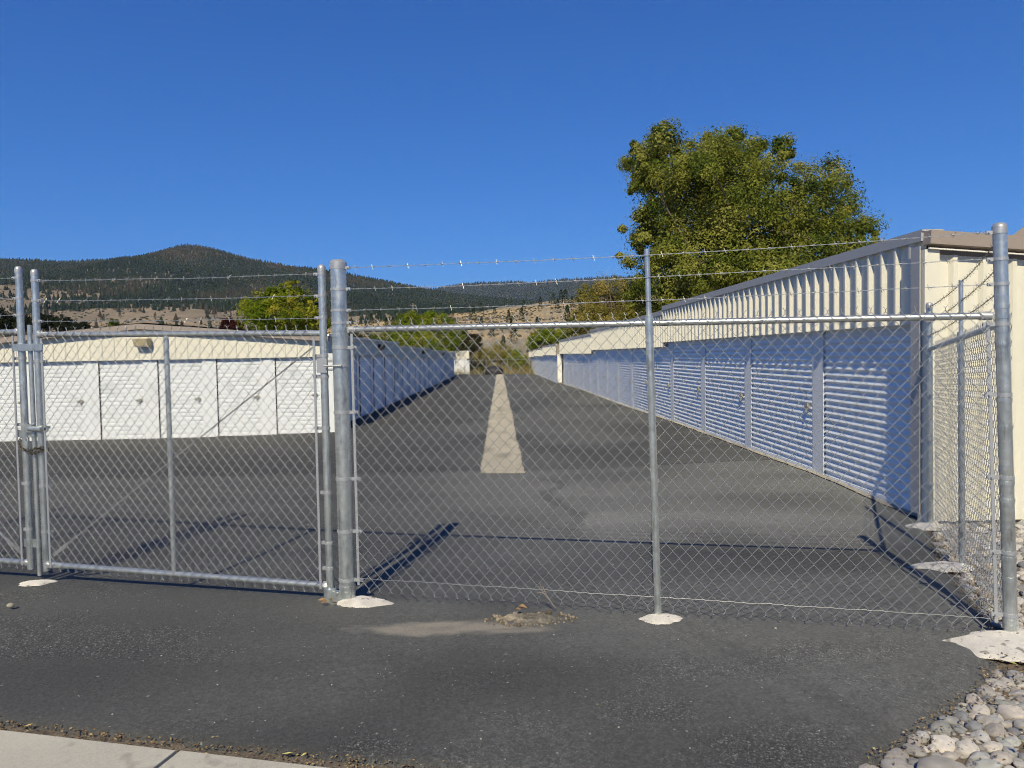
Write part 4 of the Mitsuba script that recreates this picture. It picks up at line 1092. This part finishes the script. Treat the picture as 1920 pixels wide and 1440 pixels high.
def scrub(name, label, fn, n, xr_, yr_, smin, smax, pal, seed, mask):
    r_ = np.random.default_rng(seed)
    y = yr_[0] + (yr_[1] - yr_[0]) * r_.random(n) ** .8; x = r_.uniform(*xr_, n)
    ok = r_.random(n) < mask(x, y); x, y = x[ok], y[ok]; n = len(x)
    s = r_.uniform(smin, smax, n); z = fn(x, y)
    b, f = ico(0)
    b = b * (1 + .3 * (np.random.default_rng(3).random((12, 1)) - .5))
    ang = r_.uniform(0, 6.28, n)
    bx = np.stack([np.cos(ang)[:, None] * b[:, 0] - np.sin(ang)[:, None] * b[:, 1], np.sin(ang)[:, None] * b[:, 0] + np.cos(ang)[:, None] * b[:, 1], np.repeat(b[None, :, 2], n, 0) * r_.uniform(.5, .9, (n, 1))], -1)
    v = (bx * s[:, None, None] + np.stack([x, y, z + s * .25], -1)[:, None]).reshape(-1, 3)
    F = (np.arange(n)[:, None, None] * 12 + f[None]).reshape(-1, 3)
    c = np.repeat(np.asarray(pal)[r_.integers(len(pal), size=n)] * r_.uniform(.6, 1.3, (n, 1)), 12, 0) * r_.uniform(.8, 1.2, (n * 12, 1))
    single(name, (v, F), 'mat_vcmatte', label, 'scrub', color=c, kind='stuff')
SP = [(.085, .075, .05), (.06, .062, .04), (.12, .098, .066), (.15, .12, .075), (.05, .052, .032)]
scrub('hillside_scrub', 'low sage and rabbitbrush over the tan hillside', hillA, 15000, (-220, 260), (112, 600), .22, .85, SP, 81, lambda x, y: np.clip((vfbm(x / 25, y / 40, 3, 5) - .30) * 3.2, .06, 1) * (np.abs(x / y) < .8))
scrub('mountain_scrub', 'low scrub over the bare lower slopes', mount, 16000, (-1500, 150), (560, 1750), .8, 2.6, [(.06, .056, .042), (.045, .05, .034), (.09, .075, .055)], 82, lambda x, y: np.clip((vfbm(x / 80, y / 120, 3, 5) - .35) * 3.5, .04, 1))
r7 = np.random.default_rng(9)
n = 9000
x = r7.uniform(-6, 12, n); y = 90.8 + 26 * r7.random(n) ** .7
z = hillA(x, y); z = np.maximum(z, G(x, y) - .14)
hg = r7.uniform(.35, 1.35, n) * (.5 + vfbm(x / 2.5, y / 4, 3, 3)); a = r7.uniform(0, 6.28, n); wv = .035
b1 = np.stack([x - wv * np.cos(a), y - wv * np.sin(a), z - .05], 1); b2 = np.stack([x + wv * np.cos(a), y + wv * np.sin(a), z - .05], 1)
tpt = np.stack([x + r7.normal(0, .2, n), y + r7.normal(0, .2, n), z + hg], 1)
c = np.array([(.30, .235, .12), (.24, .20, .095), (.17, .16, .07), (.34, .27, .15)])[np.clip((vfbm(x / 3, y / 5, 3, 8) * 4 + r7.normal(0, .5, n)), 0, 3).astype(int)] * r7.uniform(.7, 1.2, (n, 1))
single('tall_grass', (np.stack([b1, b2, tpt], 1).reshape(-1, 3), np.arange(3 * n).reshape(-1, 3)), 'mat_vcmatte', 'tall dry grass on the bank behind the yard', 'grass', color=np.repeat(c, 3, 0), kind='stuff')

# white letter laid out on the slope
def drape(poly, n=6):
    poly = np.asarray(poly, float)
    return poly
LY = 820.0
def lp(px_, yy): return ((px_ - 937) / 1443 * yy, yy)
lv, lf, o = [], [], 0
def quad(a, b, c, d, m=8):
    global o
    u_, w_ = np.meshgrid(np.linspace(0, 1, m), np.linspace(0, 1, m), indexing='ij')
    P = (np.outer((1 - u_).ravel() * (1 - w_).ravel(), a) + np.outer(u_.ravel() * (1 - w_).ravel(), b) + np.outer(u_.ravel() * w_.ravel(), c) + np.outer((1 - u_).ravel() * w_.ravel(), d))
    Z = mount(P[:, 0], P[:, 1]) + 1.2
    v, f = gridmesh(P[:, 0].reshape(m, m), P[:, 1].reshape(m, m), Z.reshape(m, m))
    lv.append(v); lf.append(f + o); o += len(v)
quad((-390, 812), (-361, 812), (-361, 818), (-390, 818))
quad((-391, 828), (-384.5, 828), (-399, 920), (-405.5, 920))
quad((-405, 918), (-385, 918), (-385, 926), (-405, 926))
quad((-390, 818), (-383.5, 818), (-385, 830), (-391, 830))
single('hillside_letter', (np.vstack(lv), np.vstack(lf)), 'mat_letter', 'white letter L laid out in stones on the bare slope', 'letter', smooth=True)
for i, (px_, py) in enumerate(((687, 0), (695, 0))):
    yy = 960.0; xx = (px_ - 937) / 1443 * yy
    zz = float(mount(xx, yy))
    k = thing('shed', ('left' if i == 0 else 'right') + ' one of two tiny white sheds far up the valley slope', 'shed')
    part(k, 'wall', box((xx, yy, zz + 2.0), (4.2, 4.2, 5.0)), 'mat_trimwhite')
    part(k, 'roof', box((xx, yy, zz + 4.7), (4.8, 4.8, .5)), 'mat_trimbrown')
for px_, yy, ht, lab in ((778, 260, 11.0, 'thin utility pole standing left of the valley centre'), (1024, 240, 8.5, 'thin utility pole on the tan hillside')):
    xx = (px_ - 937) / 1443 * yy; zz = float(hillA(xx, yy))
    k = thing('utility_pole', lab, 'utility pole')
    part(k, 'pole', rod((xx, yy, zz - .5), (xx, yy, zz + ht), .14, 8), 'mat_roofmetal')
    part(k, 'crossarm', box((xx, yy, zz + ht - .7), (1.9, .12, .14)), 'mat_roofmetal')

# ------------------------------------------------------------------ broadleaf trees
def leaf_tree(name, label, base, lobes, nclump, nleaf, lsize, pal, seed, trunk=.3, group=None, cat='tree', narrow=.45, clump=.16, limbs=True):
    """lobes: (x, y, z, rx, ry, rz) ellipsoids of the crown; leaves gather in clumps near their surfaces"""
    r_ = np.random.default_rng(seed)
    lobes = np.asarray(lobes, float)
    vol = (lobes[:, 3] * lobes[:, 4] * lobes[:, 5]) ** (2 / 3)
    which = r_.choice(len(lobes), nclump, p=vol / vol.sum())
    d = unit(r_.normal(size=(nclump, 3)))
    rad = r_.uniform(.22, 1.02, nclump) ** .42
    Lb = lobes[which]
    C = Lb[:, :3] + d * rad[:, None] * Lb[:, 3:]
    cs = clump * Lb[:, 3:].mean(1) * r_.uniform(.4, 1.4, nclump)
    per = max(4, nleaf // nclump)
    o = r_.normal(size=(nclump, per, 3)); o = o / np.linalg.norm(o, axis=2, keepdims=True) * (r_.random((nclump, per, 1)) ** .5)
    o[..., 2] = o[..., 2] * .85 - .12 * (o[..., 0] ** 2 + o[..., 1] ** 2)
    stretch = 1 + .8 * r_.random((nclump, 1, 1)) * (np.abs((o * d[:, None]).sum(-1, keepdims=True)))
    P = (C[:, None] + o * cs[:, None, None] * stretch).reshape(-1, 3)
    n = len(P)
    nn = unit((np.repeat(d, per, 0) * .6 + o.reshape(-1, 3) * 1.0) + r_.normal(size=(n, 3)) * .48 + [0, 0, .35])
    a = unit(np.cross(nn, r_.normal(size=(n, 3)))); b = np.cross(nn, a)
    s = lsize * r_.uniform(.6, 1.4, n)[:, None]
    v = np.stack([P - a * s, P - b * s * narrow, P + a * s, P + b * s * narrow], 1).reshape(-1, 3)
    F = (np.arange(n)[:, None, None] * 4 + np.array([[0, 1, 2], [0, 2, 3]])[None]).reshape(-1, 3)
    pal = np.asarray(pal)
    pick = np.clip((r_.normal(.5, .30, nclump)[:, None] + r_.normal(0, .12, (nclump, per))).ravel() * len(pal), 0, len(pal) - 1).astype(int)
    c = pal[pick] * r_.uniform(.75, 1.25, (n, 1))
    k = thing(name, label, cat, group)
    part(k, 'crown', (v, F), 'mat_leaf', color=np.repeat(c, 4, 0))
    base = np.asarray(base, float)
    top = lobes[:, :3].mean(0)
    ms = [tubes(np.stack([base, base + (top - base) * .35 + [trunk * .3, 0, 0], base + (top - base) * .75, top]), np.array([trunk, trunk * .8, trunk * .55, trunk * .3]), 9, (0, 1, .1))]
    if limbs:
        sel = r_.choice(nclump, min(70, nclump), replace=False)
        for q in sel:
            s0 = base + (top - base) * r_.uniform(.3, .95)
            m = (s0 + C[q]) / 2 + r_.normal(size=3) * .15 * np.linalg.norm(C[q] - s0)
            t = np.linspace(0, 1, 6)[:, None]
            ms.append(tubes((1 - t) ** 2 * s0 + 2 * t * (1 - t) * m + t ** 2 * C[q], trunk * np.linspace(.26, .05, 6), 5, (0, 1, .13)))
    part(k, 'trunk', join(ms), 'mat_bark', True)
    return k
GRN = [(.065, .10, .02), (.118, .155, .028), (.18, .21, .036), (.245, .265, .048), (.31, .315, .065), (.365, .36, .10)]
YEL = [(0.138, 0.144, 0.03), (0.207, 0.196, 0.039), (0.276, 0.241, 0.057), (0.345, 0.287, 0.081), (0.414, 0.333, 0.115)]
BRT = [(0.098, 0.149, 0.014), (0.161, 0.218, 0.017), (0.23, 0.276, 0.023), (0.31, 0.322, 0.032), (0.38, 0.345, 0.046)]
DRK = [(.018, .024, .012), (.026, .034, .016), (.036, .046, .02)]
def W(px_, py, Yd): return np.array([(px_ - 936) / 1443 * Yd, Yd, 1.68 + (664 - .0186 * (px_ - 936) - py) / 1443 * Yd])
def lob(px_, py, rx_, rz_, Yd, dy=0, ry_=None):
    c = W(px_, py, Yd); q = Yd / 1443
    return (c[0], Yd + dy, c[2], rx_ * q, (ry_ or rx_) * q, rz_ * q)
BT = 46.0
big = [lob(1262, 308, 72, 70, BT, 0), lob(1222, 300, 45, 55, BT, 1), lob(1200, 330, 34, 42, BT, -1), lob(1375, 312, 78, 70, BT, 1), lob(1440, 312, 48, 50, BT, -1), lob(1320, 370, 110, 90, BT, -2),
       lob(1545, 375, 70, 82, BT, 0), lob(1500, 400, 60, 70, BT, -2), lob(1578, 400, 34, 55, BT, 1), lob(1240, 440, 66, 66, BT, 0), lob(1215, 430, 42, 40, BT, -1), lob(1400, 440, 120, 90, BT, -1), lob(1300, 500, 100, 80, BT, -2), lob(1520, 480, 100, 70, BT, -1),
       lob(1615, 452, 46, 46, BT, 0), lob(1430, 530, 140, 70, BT, -2), lob(1250, 540, 50, 60, BT, -3), lob(1470, 292, 26, 30, BT, 0), lob(1245, 268, 40, 36, BT, 0), lob(1385, 275, 50, 34, BT, 0), lob(1630, 445, 34, 40, BT, 0), lob(1330, 290, 60, 40, BT, 1), lob(1205, 500, 36, 60, BT, 0), lob(1195, 455, 34, 40, BT, 1), lob(1225, 560, 50, 50, BT, 1), lob(1280, 575, 60, 40, BT, 1), lob(1640, 470, 34, 34, BT, 1), lob(1590, 490, 50, 40, BT, 0), lob(1340, 330, 70, 60, BT, 2)]
leaf_tree('poplar_tree', 'large green and yellow broadleaf tree towering behind the right building', (15.0, 46.5, -1), big, 760, 240000, .086, GRN, 5, trunk=.5, clump=.33)
YT = 76.0
yt = [lob(1110, 575, 34, 45, YT), lob(1150, 560, 44, 44, YT, 1), lob(1190, 560, 34, 42, YT), lob(1130, 610, 60, 40, YT, -1), lob(1195, 605, 40, 50, YT, -1), lob(1088, 605, 20, 25, YT, -1)]
leaf_tree('willow_tree', 'yellowing thin-leaved tree left of the large tree', W(1150, 690, YT), yt, 300, 48000, .09, YEL, 6, trunk=.3, clump=.36)
LT = 60.0
lt_ = [lob(500, 580, 36, 36, LT), lob(545, 562, 40, 34, LT, 1), lob(530, 595, 60, 34, LT, -1), lob(588, 585, 28, 30, LT), lob(520, 548, 18, 16, LT), lob(535, 540, 12, 14, LT), lob(557, 540, 14, 16, LT), lob(585, 610, 34, 22, LT)]
leaf_tree('broadleaf_tree', 'bright yellow-green tree rising behind the left building', W(540, 690, LT), lt_, 200, 30000, .10, BRT, 7, trunk=.22, clump=.33)
CT = 96.0
leaf_tree('broadleaf_tree', 'spreading bright green tree behind the left row, beyond the thick gate post', W(790, 700, CT), [lob(770, 615, 48, 28, CT), lob(820, 608, 40, 22, CT), lob(740, 635, 40, 26, CT, -1), lob(800, 640, 70, 26, CT, -1), lob(790, 592, 30, 10, CT), lob(850, 625, 24, 22, CT)], 220, 24000, .13, BRT[:4], 8, trunk=.25, clump=.30)
leaf_tree('shrub', 'dark brown-green shrub beside the small white end building', W(872, 705, 101), [lob(872, 662, 34, 28, 101), lob(850, 650, 30, 22, 101), lob(888, 640, 18, 18, 101), lob(866, 690, 26, 18, 97)], 130, 12000, .12, [(.035, .032, .014), (.055, .05, .02), (.08, .07, .028), (.05, .06, .02)], 9, trunk=.12, cat='shrub', clump=.33)
leaf_tree('shrub', 'green shrub left of the right building at the far end', W(1012, 700, 112), [lob(1008, 640, 22, 18, 112), lob(1030, 628, 24, 20, 112), lob(1055, 625, 26, 20, 112)], 90, 8000, .14, BRT[:4], 10, trunk=.12, cat='shrub', clump=.36)
leaf_tree('shrub', 'rounded green shrub under the yellowing tree', W(1078, 660, 90), [lob(1075, 612, 20, 16, 90), lob(1095, 620, 18, 16, 90)], 60, 5000, .12, GRN[:5], 12, trunk=.1, cat='shrub', clump=.36)
leaf_tree('shrub', 'dull green shrub behind the thick gate post', W(690, 690, 110), [lob(690, 640, 34, 12, 110), lob(660, 632, 24, 12, 110)], 60, 5000, .15, [(.045, .05, .02), (.07, .075, .03), (.10, .095, .04)], 15, trunk=.1, cat='shrub', clump=.36)
leaf_tree('shrub', 'dark red shrub beyond the roof of the left building', W(437, 640, 88), [lob(432, 608, 16, 12, 88), lob(450, 612, 12, 9, 88)], 50, 3500, .11, [(.05, .012, .014), (.08, .02, .02), (.10, .035, .03)], 13, trunk=.1, cat='shrub', clump=.4)
leaf_tree('shrub', 'rounded dark green bush left of the hillside letter', W(224, 640, 150), [lob(224, 608, 11, 8, 150)], 30, 1600, .2, GRN[:3], 14, trunk=.1, cat='shrub', clump=.45)
for i, (px_, py, rx_, rz_) in enumerate(((10, 600, 22, 20), (96, 604, 20, 14), (122, 606, 20, 14), (140, 612, 14, 10), (160, 614, 16, 8), (28, 610, 26, 14), (60, 606, 18, 14))):
    dist = 190.0
    leaf_tree('dark_tree', ['dark round tree at the far left edge behind the left building', 'dark round tree just right of the gate stile pair', 'dark tree second right of the gate stile pair', 'dark low tree third right of the gate stile pair', 'dark bush at the right end of the dark row', 'dark tree second from the left edge', 'dark tree behind the two gate stiles'][i],
              W(px_, 650, dist), [lob(px_, py, rx_, rz_, dist), lob(px_ + rx_ * .5, py + 4, rx_ * .6, rz_ * .8, dist, 1)], 50, 2600, .28, DRK, 30 + i, trunk=.25, group='dark trees behind the left building', clump=.42)

# shrubs filling the end of the aisle
for i, (px_, py, rx_, rz_, dd, pal, lab) in enumerate(((905, 668, 20, 14, 98, YEL, 'straw-coloured bush above the dark heap'), (938, 662, 26, 20, 104, YEL, 'pale tan bush in the middle of the aisle end'), (968, 672, 20, 18, 99, BRT[:4], 'greenish bush at the right of the aisle end'), (985, 684, 10, 12, 98, YEL, 'low straw bush against the right building end'), (895, 690, 14, 9, 97, DRK, 'low dark bush left of the heap'))):
    leaf_tree('shrub', lab, W(px_, 704, dd), [lob(px_, py, rx_, rz_, dd), lob(px_ + rx_ * .5, py + 8, rx_ * .7, rz_ * .7, dd - 1)], 60, 4200, .09, pal, 70 + i, trunk=.05, cat='shrub', clump=.42)

# thin air haze over the valley
scene['air'] = {'type': 'homogeneous', 'albedo': {'type': 'rgb', 'value': [.95, .95, .95]}, 'sigma_t': {'type': 'rgb', 'value': [HAZE * .8, HAZE, HAZE * 1.35]}}
scene['haze'] = {'type': 'cube', 'to_world': T().translate([0, 3000, 325]).scale([7800, 6500, 425]), 'bsdf': {'type': 'null'}, 'interior': {'type': 'ref', 'id': 'air'}}
labels['haze'] = {'kind': 'stuff', 'label': 'thin haze in the air over the valley', 'category': 'haze'}
scene['camera']['medium'] = {'type': 'ref', 'id': 'air'}
